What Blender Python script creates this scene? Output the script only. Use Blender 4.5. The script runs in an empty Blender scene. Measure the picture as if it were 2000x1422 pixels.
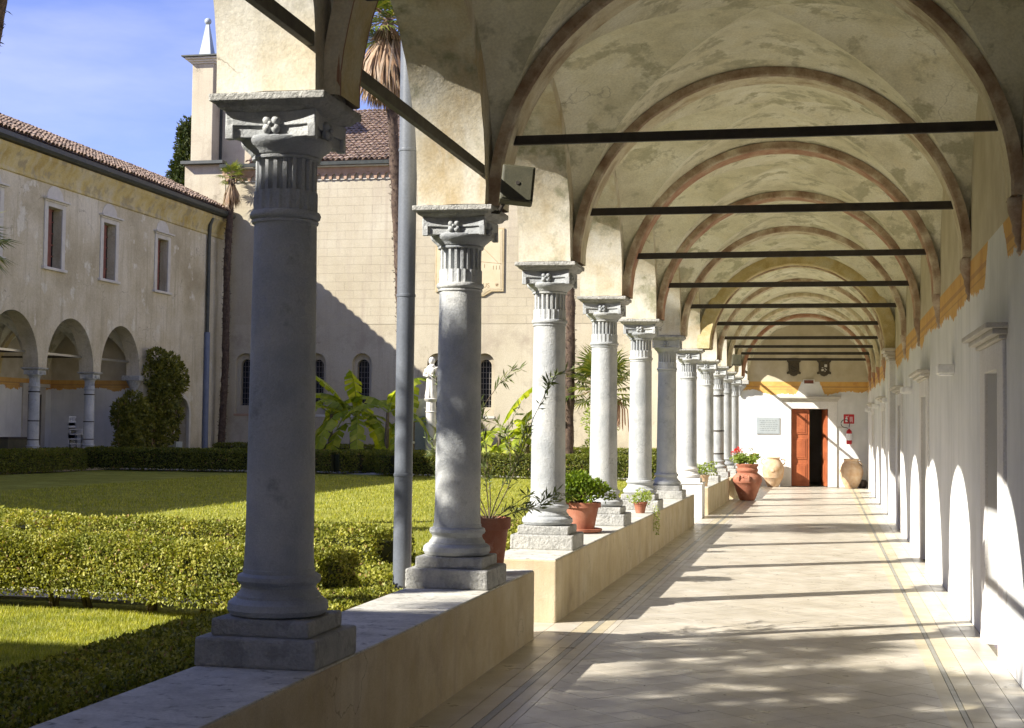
import bpy, math, random
import numpy as np
from mathutils import Vector, Matrix, noise

random.seed(7); RNG = np.random.default_rng(7)
S = bpy.context.scene
C = S.collection
R = math.radians

# ------------------------------------------------------------------ camera
YAW, PITCH, ROLL, FPX, EYE = .2123, .0445, .0116, 2839.8, 1.65
cy, sy = math.cos(YAW), math.sin(YAW)
fw = Vector((-sy*math.cos(PITCH), cy*math.cos(PITCH), math.sin(PITCH)))
rt = Vector((cy, sy, 0)); up = rt.cross(fw)
r2 = rt*math.cos(ROLL) + up*math.sin(ROLL); u2 = up*math.cos(ROLL) - rt*math.sin(ROLL)
cam_d = bpy.data.cameras.new('camera'); cam = bpy.data.objects.new('camera', cam_d); C.objects.link(cam)
cam.matrix_world = Matrix(((r2.x, u2.x, -fw.x, 0), (r2.y, u2.y, -fw.y, 0), (r2.z, u2.z, -fw.z, EYE), (0, 0, 0, 1)))
cam_d.sensor_width = 36; cam_d.lens = FPX/2000*36; cam_d.clip_end = 3000; cam_d.clip_start = .05
S.camera = cam

# ------------------------------------------------------------------ light
SUN_AZ, SUN_EL = 54.7, 33.8                 # direction the light travels, from +y towards +x ; height
W = bpy.data.worlds.new('World'); S.world = W; W.use_nodes = True
nt = W.node_tree; nt.nodes.clear()
o = nt.nodes.new('ShaderNodeOutputWorld'); bg = nt.nodes.new('ShaderNodeBackground'); sk = nt.nodes.new('ShaderNodeTexSky')
sk.sky_type = 'NISHITA'; sk.sun_disc = False; sk.sun_elevation = R(SUN_EL); sk.sun_rotation = R(SUN_AZ+180)
sk.air_density = .75; sk.dust_density = .1; sk.ozone_density = 4.5
tc = nt.nodes.new('ShaderNodeTexCoord'); mp = nt.nodes.new('ShaderNodeMapping'); mp.inputs['Scale'].default_value = (1.6, 1.6, 6)
nz = nt.nodes.new('ShaderNodeTexNoise'); nz.inputs['Scale'].default_value = 1.7; nz.inputs['Detail'].default_value = 7
nz.inputs['Roughness'].default_value = .55
rp = nt.nodes.new('ShaderNodeValToRGB'); rp.color_ramp.elements[0].position = .52; rp.color_ramp.elements[1].position = .80
rp.color_ramp.elements[1].color = (.42, .42, .42, 1)
mx = nt.nodes.new('ShaderNodeMix'); mx.data_type = 'RGBA'; mx.inputs[7].default_value = (3.6, 3.7, 4.5, 1)
gm = nt.nodes.new('ShaderNodeMix'); gm.data_type = 'RGBA'; gm.blend_type = 'MULTIPLY'; gm.inputs[0].default_value = 1
gm.inputs[7].default_value = (.95, .725, .86, 1)
bg.inputs[1].default_value = .132
L = nt.links.new
L(tc.outputs['Generated'], mp.inputs[0]); L(mp.outputs[0], nz.inputs[0]); L(nz.outputs[0], rp.inputs[0])
L(rp.outputs[0], mx.inputs[0]); L(sk.outputs[0], gm.inputs[6]); L(gm.outputs[2], mx.inputs[6]); L(mx.outputs[2], bg.inputs[0]); L(bg.outputs[0], o.inputs[0])
sd = bpy.data.lights.new('sun', 'SUN'); sun = bpy.data.objects.new('sun', sd); C.objects.link(sun)
sd.energy = 5.0; sd.angle = R(.5); sd.color = (1, .95, .86)
sv = Vector((math.sin(R(SUN_AZ))*math.cos(R(SUN_EL)), math.cos(R(SUN_AZ))*math.cos(R(SUN_EL)), -math.sin(R(SUN_EL))))
sun.rotation_euler = sv.to_track_quat('-Z', 'Y').to_euler()
S.view_settings.view_transform = 'Standard'; S.view_settings.look = 'None'
S.view_settings.exposure = 1.16; S.view_settings.gamma = 1; S.view_settings.use_curve_mapping = False

# ------------------------------------------------------------------ materials
MATS = {}
def _n(t, k, **kw):
    n = t.nodes.new(k)
    for a, b in kw.items(): setattr(n, a, b)
    return n
def noise_n(t, pos, scale, detail=6, rough=.6, stretch=None):
    if stretch:
        m = _n(t, 'ShaderNodeMapping'); m.inputs['Scale'].default_value = stretch; t.links.new(pos, m.inputs[0]); pos = m.outputs[0]
    n = _n(t, 'ShaderNodeTexNoise'); n.inputs['Scale'].default_value = scale; n.inputs['Detail'].default_value = detail
    n.inputs['Roughness'].default_value = rough; t.links.new(pos, n.inputs[0]); return n.outputs[0]
def ramp(t, fac, stops, const=False):
    r = _n(t, 'ShaderNodeValToRGB'); t.links.new(fac, r.inputs[0])
    e = r.color_ramp.elements
    if const: r.color_ramp.interpolation = 'CONSTANT'
    while len(e) < len(stops): e.new(.5)
    for i, (p, c) in enumerate(stops):
        e[i].position = p; e[i].color = (c, c, c, 1) if isinstance(c, (int, float)) else (*c, 1)
    return r.outputs[0]
def mixc(t, fac, a, b, mode='MIX'):
    m = _n(t, 'ShaderNodeMix', data_type='RGBA', blend_type=mode)
    for s, v in ((0, fac), (6, a), (7, b)):
        if hasattr(v, 'links'): t.links.new(v, m.inputs[s])
        elif isinstance(v, (int, float)): m.inputs[s].default_value = v
        else: m.inputs[s].default_value = (*v, 1)
    return m.outputs[2]
def math_n(t, op, a, b=0., c=0.):
    m = _n(t, 'ShaderNodeMath', operation=op)
    for i, v in enumerate((a, b, c)):
        if hasattr(v, 'links'): t.links.new(v, m.inputs[i])
        else: m.inputs[i].default_value = v
    return m.outputs[0]
def base(name):
    m = bpy.data.materials.new(name); m.use_nodes = True; t = m.node_tree
    b = t.nodes['Principled BSDF']; MATS[name] = m
    g = _n(t, 'ShaderNodeNewGeometry')
    return m, t, b, g.outputs['Position'], g
def bump(t, b, h, s=.3, d=.01):
    n = _n(t, 'ShaderNodeBump'); n.inputs['Strength'].default_value = s; n.inputs['Distance'].default_value = d
    t.links.new(h, n.inputs['Height']); t.links.new(n.outputs[0], b.inputs['Normal'])
def pmat(name, cols, scale=2., rough=.85, bs=.3, bscale=30, bd=.01, blot=None, bscl=6., bthr=(.52, .6), streak=None, island=0., crack=0., cscale=.55, objvar=0.):
    """mottled surface: noise between cols, blotches of colour 'blot', vertical streaks"""
    m, t, b, P, g = base(name)
    n1 = noise_n(t, P, scale)
    k = len(cols); col = ramp(t, n1, [(.34+.32*i/max(1, k-1), c) for i, c in enumerate(cols)])
    if blot:
        n2 = noise_n(t, P, bscl, 8, .65)
        col = mixc(t, ramp(t, n2, [(bthr[0], 0.), (bthr[1], 1.)]), col, blot)
    if streak:
        n3 = noise_n(t, P, 5, 5, .6, (1, 1, .07))
        col = mixc(t, ramp(t, n3, [(.5, 0.), (.72, .75)]), col, streak)
    nf = noise_n(t, P, bscale*2.2, 3)
    col = mixc(t, 1., col, ramp(t, nf, [(.3, .86), (.7, 1.08)]), 'MULTIPLY')
    if island:
        col = mixc(t, 1., col, ramp(t, g.outputs['Random Per Island'], [(0, 1-island), (1, 1+island)]), 'MULTIPLY')
    if objvar:
        oi = _n(t, 'ShaderNodeObjectInfo'); col = mixc(t, 1., col, ramp(t, oi.outputs['Random'], [(0, (1-objvar, 1-objvar, 1-objvar)), (1, (1.08, 1.06, 1.02))]), 'MULTIPLY')
    if crack:
        v = _n(t, 'ShaderNodeTexVoronoi', feature='DISTANCE_TO_EDGE'); v.inputs['Scale'].default_value = cscale
        dn = _n(t, 'ShaderNodeTexNoise'); dn.inputs['Scale'].default_value = 1.8; dn.inputs['Detail'].default_value = 7; t.links.new(P, dn.inputs[0])
        vm = _n(t, 'ShaderNodeVectorMath', operation='MULTIPLY_ADD'); t.links.new(dn.outputs[1], vm.inputs[0]); vm.inputs[1].default_value = (1.6, 1.6, 1.6); t.links.new(P, vm.inputs[2])
        t.links.new(vm.outputs[0], v.inputs['Vector'])
        ck = ramp(t, v.outputs[0], [(.0, crack), (.006, 0.)]); mk = ramp(t, noise_n(t, P, .9, 3), [(.50, 0.), (.58, 1.)])
        col = mixc(t, math_n(t, 'MULTIPLY', ck, mk), col, tuple(x*.28 for x in cols[0]))
    t.links.new(col, b.inputs['Base Color']); b.inputs['Roughness'].default_value = rough
    hh = math_n(t, 'ADD', noise_n(t, P, bscale, 6, .7), noise_n(t, P, bscale/6, 4, .6))
    bump(t, b, hh, bs, bd)
    return m
def leafmat(name, cols, trans=.35, rough=.5):
    m, t, b, P, g = base(name)
    col = ramp(t, g.outputs['Random Per Island'], [(i/max(1, len(cols)-1), c) for i, c in enumerate(cols)])
    if 'hedge' in name: col = mixc(t, ramp(t, g.outputs['Random Per Island'], [(.030, 1.), (.034, 0.)]), col, (.30, .20, .09))
    n = noise_n(t, P, 3.2, 5); col = mixc(t, 1., col, ramp(t, n, [(.3, (.6, .66, .7)), (.7, (1.35, 1.25, 1.3))]), 'MULTIPLY')
    t.links.new(col, b.inputs['Base Color']); b.inputs['Roughness'].default_value = rough
    b.inputs['Specular IOR Level'].default_value = .25
    tr = _n(t, 'ShaderNodeBsdfTranslucent'); t.links.new(mixc(t, 1., col, (1.5, 1.5, .5), 'MULTIPLY'), tr.inputs[0])
    ms = _n(t, 'ShaderNodeMixShader'); ms.inputs[0].default_value = trans
    t.links.new(b.outputs[0], ms.inputs[1]); t.links.new(tr.outputs[0], ms.inputs[2]); t.links.new(ms.outputs[0], t.nodes['Material Output'].inputs[0])
    return m
def plain(name, c, rough=.6, metal=0.):
    m, t, b, P, g = base(name); b.inputs['Roughness'].default_value = rough; b.inputs['Metallic'].default_value = metal
    n = noise_n(t, P, 18, 5); t.links.new(mixc(t, 1., c, ramp(t, n, [(.3, .85), (.7, 1.1)]), 'MULTIPLY'), b.inputs['Base Color']); return m

pmat('vault_plaster', [(.58, .545, .385), (.72, .69, .53), (.82, .80, .67)], 1.7, .9, .4, 24, .012, blot=(.47, .45, .315), bscl=2.9, bthr=(.52, .585), streak=(.74, .69, .50), crack=.5)
pmat('arch_plaster', [(.50, .40, .24), (.63, .565, .425), (.72, .69, .60)], 2.0, .9, .3, 26, .010, blot=(.33, .315, .21), bscl=2.2, bthr=(.54, .64), streak=(.74, .71, .62), crack=.7)
pmat('rib_brown', [(.27, .17, .11), (.44, .33, .235), (.66, .58, .45)], 4.5, .85, .4, 30)
pmat('rib_ochre', [(.52, .43, .27), (.64, .57, .40), (.70, .64, .49)], 5, .85, .4, 30, streak=(.25, .15, .09))
pmat('rib_red', [(.32, .15, .09), (.42, .24, .15), (.50, .38, .26)], 5, .85, .4, 30)
pmat('rib_yellow', [(.48, .36, .15), (.58, .47, .24), (.62, .55, .36)], 4, .85, .4, 30)
pmat('column_stone', [(.34, .36, .375), (.45, .47, .48), (.54, .55, .54)], 3.5, .75, .8, 60, .009, blot=(.27, .28, .285), bscl=7, bthr=(.56, .74), streak=(.52, .53, .52), objvar=.14, crack=.5, cscale=1.1)
pmat('rough_stone', [(.41, .41, .39), (.47, .47, .445), (.53, .525, .495)], 7, .9, 1., 30, .03, blot=(.36, .36, .34), bscl=9, objvar=.12)
pmat('parapet_side', [(.49, .385, .22), (.57, .47, .295), (.63, .545, .38)], 1.8, .95, .5, 60, .007, streak=(.46, .36, .24), blot=(.40, .31, .20), bscl=2.6, bthr=(.55, .75), crack=.7, cscale=.8)
pmat('parapet_top', [(.46, .44, .38), (.56, .54, .47), (.64, .62, .545)], 5, .9, .6, 30, .010, blot=(.20, .195, .16), bscl=11, bthr=(.55, .68), streak=(.40, .385, .33))
pmat('church_block', [(.40, .345, .24), (.445, .39, .28), (.48, .43, .32)], .5, .9, .3, 20, .01, streak=(.38, .32, .24), island=.03)
pmat('church_wall_plaster', [(.40, .345, .24), (.455, .40, .29), (.50, .45, .335)], .35, .9, .35, 14, .012, blot=(.33, .28, .205), bscl=.9, bthr=(.52, .7), streak=(.38, .32, .24), crack=.6, cscale=.2)
pmat('mortar', [(.44, .39, .29), (.48, .43, .325)], 3, .95)
pmat('left_wall_plaster', [(.40, .34, .22), (.55, .485, .34), (.66, .60, .465)], .45, .95, .5, 10, .02, blot=(.66, .62, .50), bscl=1.3, bthr=(.59, .64), streak=(.38, .33, .22), crack=.6, cscale=.3)
pmat('ochre_cornice', [(.40, .29, .09), (.53, .42, .17), (.56, .49, .30)], 1.2, .9, .5, 12, blot=(.36, .30, .17), bscl=1.6, streak=(.55, .49, .33))
pmat('white_plaster', [(.66, .64, .60), (.74, .72, .68), (.80, .78, .74)], .9, .9, .3, 30, .006, streak=(.62, .61, .57))
pmat('trim_stone', [(.52, .49, .43), (.62, .59, .52)], 3, .85, .3, 40, .005)
pmat('tile_roof', [(.24, .165, .115), (.35, .245, .17), (.44, .33, .245)], 3, .9, .5, 30, blot=(.13, .10, .08), bscl=8, island=.3)
pmat('brick', [(.36, .22, .14), (.45, .31, .21)], 4, .9, .5, 30)
pmat('terracotta', [(.27, .09, .048), (.34, .125, .068), (.38, .175, .11)], 5, .8, .3, 50, .004, blot=(.55, .32, .22), bscl=6, bthr=(.6, .75))
pmat('jar_clay', [(.52, .33, .18), (.60, .42, .26), (.64, .50, .34)], 6, .85, .4, 50, .004)
pmat('dark_iron', [(.030, .024, .018), (.05, .04, .03)], 10, .7, .2, 60)
pmat('rod_paint', [(.085, .075, .05), (.13, .115, .08)], 10, .7, .2, 60)
pmat('olive_paint', [(.05, .05, .028), (.075, .07, .04)], 6, .6, .2, 60)
pmat('pipe_paint', [(.13, .145, .17), (.16, .175, .20)], 3, .38, .06, 30)
pmat('dark_gutter', [(.035, .04, .035), (.06, .065, .055)], 6, .5, .2, 30)
pmat('blue_pipe', [(.11, .14, .22), (.15, .18, .26)], 3, .5, .1, 30)
pmat('soil', [(.05, .035, .022), (.09, .065, .04)], 14, 1, .8, 40)
pmat('gravel', [(.34, .32, .28), (.5, .48, .43)], 30, 1, .9, 90, .01)
pmat('door_wood', [(.30, .075, .022), (.42, .12, .04)], 4, .55, .25, 30, streak=(.24, .06, .02))
pmat('door_dark', [(.05, .033, .024), (.085, .06, .042)], 4, .6, .25, 30)
pmat('window_wood', [(.13, .035, .022), (.22, .07, .045)], 5, .6, .25, 30)
pmat('shield_bronze', [(.045, .035, .02), (.085, .065, .036)], 20, .6, .4, 60)
pmat('plaque_stone', [(.32, .36, .38), (.38, .42, .43)], 6, .5, .05, 30)
pmat('statue_stone', [(.55, .53, .48), (.68, .66, .61)], 8, .8, .4, 60)
pmat('sundial_face', [(.52, .43, .27), (.57, .48, .32)], 2, .85, .1, 30)
pmat('sundial_frame', [(.40, .31, .17), (.50, .40, .24)], 2, .85, .1, 30)
pmat('palm_trunk', [(.045, .028, .02), (.085, .055, .038), (.13, .09, .06)], 8, .95, .9, 24, .03)
pmat('bark', [(.10, .075, .045), (.18, .14, .09)], 10, .9, .6, 40)
pmat('dark_interior', [(.02, .018, .016), (.035, .03, .027)], 2, 1)
plain('ink', (.28, .19, .10), .9)
plain('lamp_white', (.78, .78, .76), .5)
plain('sign_red', (.50, .02, .03), .5)
plain('sign_white', (.8, .8, .8), .5)
plain('hose_black', (.02, .02, .02), .4)
plain('steel', (.55, .55, .55), .3, 1.)
plain('glass_dark', (.015, .017, .022), .12)
plain('grid_metal', (.16, .15, .14), .6)
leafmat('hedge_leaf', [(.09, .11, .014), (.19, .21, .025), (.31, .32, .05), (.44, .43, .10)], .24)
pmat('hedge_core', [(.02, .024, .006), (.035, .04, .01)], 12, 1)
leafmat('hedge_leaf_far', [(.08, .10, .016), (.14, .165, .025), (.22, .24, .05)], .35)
leafmat('grass_blade', [(.22, .25, .03), (.34, .36, .055), (.47, .46, .11)], .45)
leafmat('banana_leaf', [(.20, .27, .02), (.31, .38, .035), (.42, .45, .07)], .5)
leafmat('palm_leaf', [(.06, .10, .015), (.12, .16, .03), (.26, .26, .05)], .3)
leafmat('palm_dead', [(.20, .12, .06), (.34, .23, .13), (.48, .38, .25)], .2)
leafmat('oleander_leaf', [(.09, .12, .045), (.16, .20, .08), (.26, .29, .14)], .3)
leafmat('bush_leaf', [(.07, .12, .01), (.13, .20, .015), (.22, .29, .03)], .38)
leafmat('light_leaf', [(.16, .24, .03), (.28, .36, .07), (.42, .48, .16)], .4)
leafmat('vine_leaf', [(.08, .09, .018), (.16, .17, .03), (.26, .26, .06)], .3)
leafmat('cypress_leaf', [(.02, .035, .010), (.045, .065, .018), (.09, .105, .03)], .15)
leafmat('flower_red', [(.55, .02, .02), (.75, .06, .04)], .25)
leafmat('flower_white', [(.75, .72, .66), (.85, .82, .78)], .25)

def lawn_mat():
    m, t, b, P, g = base('lawn_ground')
    n1 = noise_n(t, P, 1.2, 5); n2 = noise_n(t, P, 40, 4, .7); n3 = noise_n(t, P, 9, 5, .7, (1, .35, 1))
    c = ramp(t, n1, [(.3, (.27, .28, .045)), (.55, (.35, .355, .065)), (.7, (.43, .43, .10))])
    c = mixc(t, 1., c, ramp(t, n2, [(.3, .55), (.7, 1.35)]), 'MULTIPLY')
    c = mixc(t, .6, c, ramp(t, n3, [(.35, .7), (.65, 1.2)]), 'MULTIPLY')
    t.links.new(c, b.inputs['Base Color']); b.inputs['Roughness'].default_value = 1
    b.inputs['Specular IOR Level'].default_value = .1
    bump(t, b, n2, 1., .05)
lawn_mat()
def ground_mat():
    pmat('bare_ground', [(.12, .11, .05), (.2, .18, .09)], .4, 1, .5, 6)
ground_mat()

def frieze_wall(name, axis, holes):
    """white plaster with the worn ochre frieze painted along it"""
    m, t, b, P, g = base(name)
    sx = _n(t, 'ShaderNodeSeparateXYZ'); t.links.new(P, sx.inputs[0]); Z = sx.outputs[2]; A = sx.outputs[axis]
    n1 = noise_n(t, P, .9); col = ramp(t, n1, [(.34, (.63, .635, .62)), (.5, (.72, .725, .71)), (.66, (.79, .79, .775))])
    st = noise_n(t, P, 5, 5, .6, (1, 1, .07)); col = mixc(t, ramp(t, st, [(.5, 0.), (.75, .6)]), col, (.58, .60, .58))
    # plain bays above the frieze are dirtier, tan plaster
    up_ = math_n(t, 'GREATER_THAN', Z, 3.18)
    n5 = noise_n(t, P, 2.2, 6); tan = ramp(t, n5, [(.35, (.48, .42, .29)), (.55, (.56, .50, .37)), (.7, (.62, .57, .45))])
    col = mixc(t, up_, col, tan)
    nn = noise_n(t, P, 1.1, 6, .7); nb = noise_n(t, P, 14, 4, .6)
    low = math_n(t, 'ADD', math_n(t, 'MULTIPLY', nn, .62), math_n(t, 'MULTIPLY', nb, .10))       # .2 .. .6
    lowz = math_n(t, 'ADD', low, 2.49)
    for (a0, a1) in holes:
        inside = math_n(t, 'MULTIPLY', math_n(t, 'GREATER_THAN', A, a0), math_n(t, 'LESS_THAN', A, a1))
        # worn gaps: the lower edge rises to the top in a rounded bite
        mid, hw = (a0+a1)/2, (a1-a0)/2
        d = math_n(t, 'DIVIDE', math_n(t, 'ABSOLUTE', math_n(t, 'SUBTRACT', A, mid)), hw)
        bite = math_n(t, 'MULTIPLY', math_n(t, 'SUBTRACT', 1., math_n(t, 'POWER', d, 1.6)), .62)
        lowz = math_n(t, 'ADD', lowz, math_n(t, 'MULTIPLY', inside, bite))
    band = math_n(t, 'MULTIPLY', math_n(t, 'GREATER_THAN', Z, lowz), math_n(t, 'LESS_THAN', Z, 3.18))
    oc = ramp(t, noise_n(t, P, 2.6, 6, .7), [(.3, (.50, .22, .05)), (.5, (.66, .36, .06)), (.7, (.70, .42, .12))])
    zz = math_n(t, 'MULTIPLY', math_n(t, 'GREATER_THAN', Z, 3.00), math_n(t, 'LESS_THAN', Z, 3.045))
    oc = mixc(t, math_n(t, 'MULTIPLY', zz, .5), oc, (.34, .15, .05))
    z2 = math_n(t, 'MULTIPLY', math_n(t, 'GREATER_THAN', Z, 2.93), math_n(t, 'LESS_THAN', Z, 2.945))
    oc = mixc(t, math_n(t, 'MULTIPLY', z2, .5), oc, (.38, .18, .05))
    col = mixc(t, math_n(t, 'MULTIPLY', band, .93), col, oc)
    t.links.new(col, b.inputs['Base Color']); b.inputs['Roughness'].default_value = .92
    bump(t, b, math_n(t, 'ADD', noise_n(t, P, 30, 6, .7), noise_n(t, P, 5, 4)), .3, .008)
frieze_wall('side_wall_paint', 1, [(10.7, 12.3), (27.0, 32.5)])
frieze_wall('end_wall_paint', 0, [(-.85, .0)])
frieze_wall('far_gallery_paint', 1, [(37.5, 38.6), (41.3, 43.0)])

def floor_mat(name, cols, rough=.32):
    m, t, b, P, g = base(name)
    oi = _n(t, 'ShaderNodeObjectInfo')
    n1 = noise_n(t, P, 2.5, 6); c = ramp(t, n1, [(.3, cols[0]), (.55, cols[1]), (.7, cols[2])])
    c = mixc(t, 1., c, ramp(t, oi.outputs['Random'], [(0, .90), (1, 1.06)]), 'MULTIPLY'); c = mixc(t, 1., c, ramp(t, g.outputs['Random Per Island'], [(0, .92), (1, 1.05)]), 'MULTIPLY')
    sp = noise_n(t, P, 130, 3, .8); c = mixc(t, 1., c, ramp(t, sp, [(.35, .80), (.6, 1.08)]), 'MULTIPLY')
    bl = noise_n(t, P, 9, 8, .7); c = mixc(t, ramp(t, bl, [(.62, 0.), (.72, .35)]), c, tuple(x*.7 for x in cols[0]))
    t.links.new(c, b.inputs['Base Color'])
    rr = noise_n(t, P, 4, 5); t.links.new(ramp(t, rr, [(.3, rough-.08), (.7, rough+.16)]), b.inputs['Roughness'])
    bump(t, b, noise_n(t, P, 14, 5), .12, .003)
floor_mat('floor_cream', [(.48, .43, .34), (.58, .53, .44), (.645, .60, .515)])
floor_mat('floor_yellow', [(.49, .415, .27), (.58, .51, .36), (.63, .57, .43)])
floor_mat('floor_grey', [(.27, .27, .23), (.33, .32, .28), (.38, .37, .32)])
pmat('floor_joint', [(.16, .14, .10), (.24, .21, .16)], 8, .9)
M = MATS

# ------------------------------------------------------------------ builders
ORG = {}
def tag(o, label=None, cat=None, group=None, kind=None):
    if label: o['label'] = label
    if cat: o['category'] = cat
    if group: o['group'] = group
    if kind: o['kind'] = kind
    return o
def thing(name, label, cat, loc=(0, 0, 0), group=None):
    o = bpy.data.objects.new(name, None); C.objects.link(o); o.location = loc; o.empty_display_size = .2
    ORG[o.name] = Vector(loc); return tag(o, label, cat, group)
class MB:
    def __init__(s): s.v = []; s.f = []; s.mi = []; s.m = 0
    def add(s, vs, fs):
        k = len(s.v); s.v += [tuple(v) for v in vs]
        for f in fs: s.f.append(tuple(i+k for i in f)); s.mi.append(s.m)
        return s
    def box(s, x0, x1, y0, y1, z0, z1):
        vs = [(x, y, z) for z in (z0, z1) for y in (y0, y1) for x in (x0, x1)]
        return s.add(vs, [(0, 2, 3, 1), (4, 5, 7, 6), (0, 1, 5, 4), (2, 6, 7, 3), (0, 4, 6, 2), (1, 3, 7, 5)])
    def lathe(s, prof, c=(0, 0, 0), n=32, rad=None, axis='z', cap=True):
        vs = []
        for (r, z) in prof:
            for i in range(n):
                a = 2*math.pi*i/n; rr = r if rad is None else rad(r, a, z)
                p = (rr*math.cos(a), rr*math.sin(a), z)
                if axis == 'y': p = (p[0], p[2], p[1])
                if axis == 'x': p = (p[2], p[0], p[1])
                vs.append((c[0]+p[0], c[1]+p[1], c[2]+p[2]))
        fs = []
        for j in range(len(prof)-1):
            for i in range(n):
                k = (i+1) % n; q = (j*n+i, j*n+k, (j+1)*n+k, (j+1)*n+i)
                fs.append(q[::-1] if axis == 'y' else q)
        if cap:
            fs.append(tuple(range(n))[::-1]); fs.append(tuple(range((len(prof)-1)*n, len(prof)*n)))
        return s.add(vs, fs)
    def prism(s, poly, z0, z1, ax='z'):
        """poly: 2-D outline (ccw) extruded z0..z1 along ax"""
        def P(a, b, c): return {'z': (a, b, c), 'y': (a, c, b), 'x': (c, a, b)}[ax]
        n = len(poly); vs = [P(a, b, z0) for a, b in poly]+[P(a, b, z1) for a, b in poly]
        fs = [tuple(range(n))[::-1], tuple(range(n, 2*n))]+[(i, (i+1) % n, n+(i+1) % n, n+i) for i in range(n)]
        if ax == 'y': fs = [f[::-1] for f in fs]
        return s.add(vs, fs)
    def tube(s, pts, rad, n=8):
        pts = [Vector(p) for p in pts]; vs = []; fs = []
        ref = Vector((0, 0, 1)) if abs((pts[-1]-pts[0]).normalized().z) < .9 else Vector((1, 0, 0))
        for i, p in enumerate(pts):
            d = (pts[min(i+1, len(pts)-1)]-pts[max(i-1, 0)]).normalized(); a = d.cross(ref).normalized(); b = d.cross(a)
            r = rad[i] if isinstance(rad, (list, tuple)) else rad
            for k in range(n):
                t = 2*math.pi*k/n; vs.append(p+a*math.cos(t)*r+b*math.sin(t)*r)
        for i in range(len(pts)-1):
            for k in range(n):
                q = (k+1) % n; fs.append((i*n+k, i*n+q, (i+1)*n+q, (i+1)*n+k))
        fs.append(tuple(range(n))); fs.append(tuple(range((len(pts)-1)*n, len(pts)*n))[::-1])
        return s.add(vs, fs)
    def ball(s, c, r, n=8, sc=(1, 1, 1)):
        prof = [(max(1e-3, math.sin(math.pi*i/n)), -math.cos(math.pi*i/n)) for i in range(n+1)]
        t = MB(); t.lathe(prof, n=n*2, cap=False)
        return s.add([(c[0]+x*r*sc[0], c[1]+y*r*sc[1], c[2]+z*r*sc[2]) for x, y, z in t.v], t.f)
    def build(s, name, mats, parent=None, smooth=None, bevel=0, local=False, rough=0, seg=2):
        me = bpy.data.meshes.new(name); vs = s.v
        org = Vector((0, 0, 0))
        if parent is not None and not local: org = ORG.get(parent.name, org)
        if rough:
            vs = [tuple(Vector(v)+noise.noise_vector(Vector(v)*7)*rough+noise.noise_vector(Vector(v)*23)*rough*.4) for v in vs]
        me.from_pydata([(v[0]-org.x, v[1]-org.y, v[2]-org.z) for v in vs], [], s.f)
        if not isinstance(mats, (list, tuple)): mats = [mats]
        for m in mats: me.materials.append(M[m])
        if len(mats) > 1: me.polygons.foreach_set('material_index', s.mi)
        if smooth is not None:
            me.polygons.foreach_set('use_smooth', [True]*len(me.polygons)); me.set_sharp_from_angle(angle=R(smooth))
        me.validate(); me.update()
        o = bpy.data.objects.new(name, me); C.objects.link(o)
        if parent is not None: o.parent = parent; ORG[o.name] = org
        if bevel:
            b = o.modifiers.new('bevel', 'BEVEL'); b.width = bevel; b.segments = seg; b.limit_method = 'ANGLE'; b.angle_limit = R(40)
        return o
def fastmesh(name, V, Fn, mat, parent=None, k=4):
    """V (n*k,3) vertices, faces of k vertices each (independent leaves)"""
    org = ORG.get(parent.name, Vector()) if parent is not None else Vector()
    V = np.asarray(V, dtype=np.float32)-np.array(org, dtype=np.float32)
    me = bpy.data.meshes.new(name); nv = len(V); Fn = np.asarray(Fn, dtype=np.int32); nf = len(Fn); k = Fn.shape[1]
    me.vertices.add(nv); me.vertices.foreach_set('co', V.ravel())
    me.loops.add(nf*k); me.loops.foreach_set('vertex_index', Fn.ravel())
    me.polygons.add(nf); me.polygons.foreach_set('loop_start', np.arange(nf, dtype=np.int32)*k)
    me.polygons.foreach_set('loop_total', np.full(nf, k, dtype=np.int32))
    me.materials.append(M[mat]); me.update(calc_edges=True)
    o = bpy.data.objects.new(name, me); C.objects.link(o)
    if parent is not None: o.parent = parent; ORG[o.name] = org
    return o
def unit(a): return a/np.maximum(1e-9, np.linalg.norm(a, axis=-1, keepdims=True))
def leaves(P, D, N, Ln, Wd, fold=.25):
    """diamond leaves: base P, direction D, normal N, length Ln, width Wd -> verts, quads"""
    D = unit(D); Sd = unit(np.cross(D, N)); N2 = np.cross(Sd, D)
    Ln = np.broadcast_to(np.asarray(Ln).reshape(-1, 1), (len(P), 1)); Wd = np.broadcast_to(np.asarray(Wd).reshape(-1, 1), (len(P), 1))
    a = P; c = P+D*Ln; m = P+D*Ln*.5
    b = m+Sd*Wd*.5+N2*Wd*fold; d = m-Sd*Wd*.5+N2*Wd*fold
    V = np.stack([a, b, c, d], 1).reshape(-1, 3); F = np.arange(len(V)).reshape(-1, 4)
    return V, F
class LB:
    def __init__(s): s.V = []; s.F = []; s.n = 0
    def add(s, V, F): s.V.append(V); s.F.append(F+s.n); s.n += len(V)
    def build(s, name, mat, parent=None): return fastmesh(name, np.concatenate(s.V), np.concatenate(s.F), mat, parent)
def copy_tree(o, parent=None, loc=None):
    c = o.copy(); C.objects.link(c); c.parent = parent
    if loc is not None: c.location = loc
    for ch in list(o.children): copy_tree(ch, c)
    return c
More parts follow.
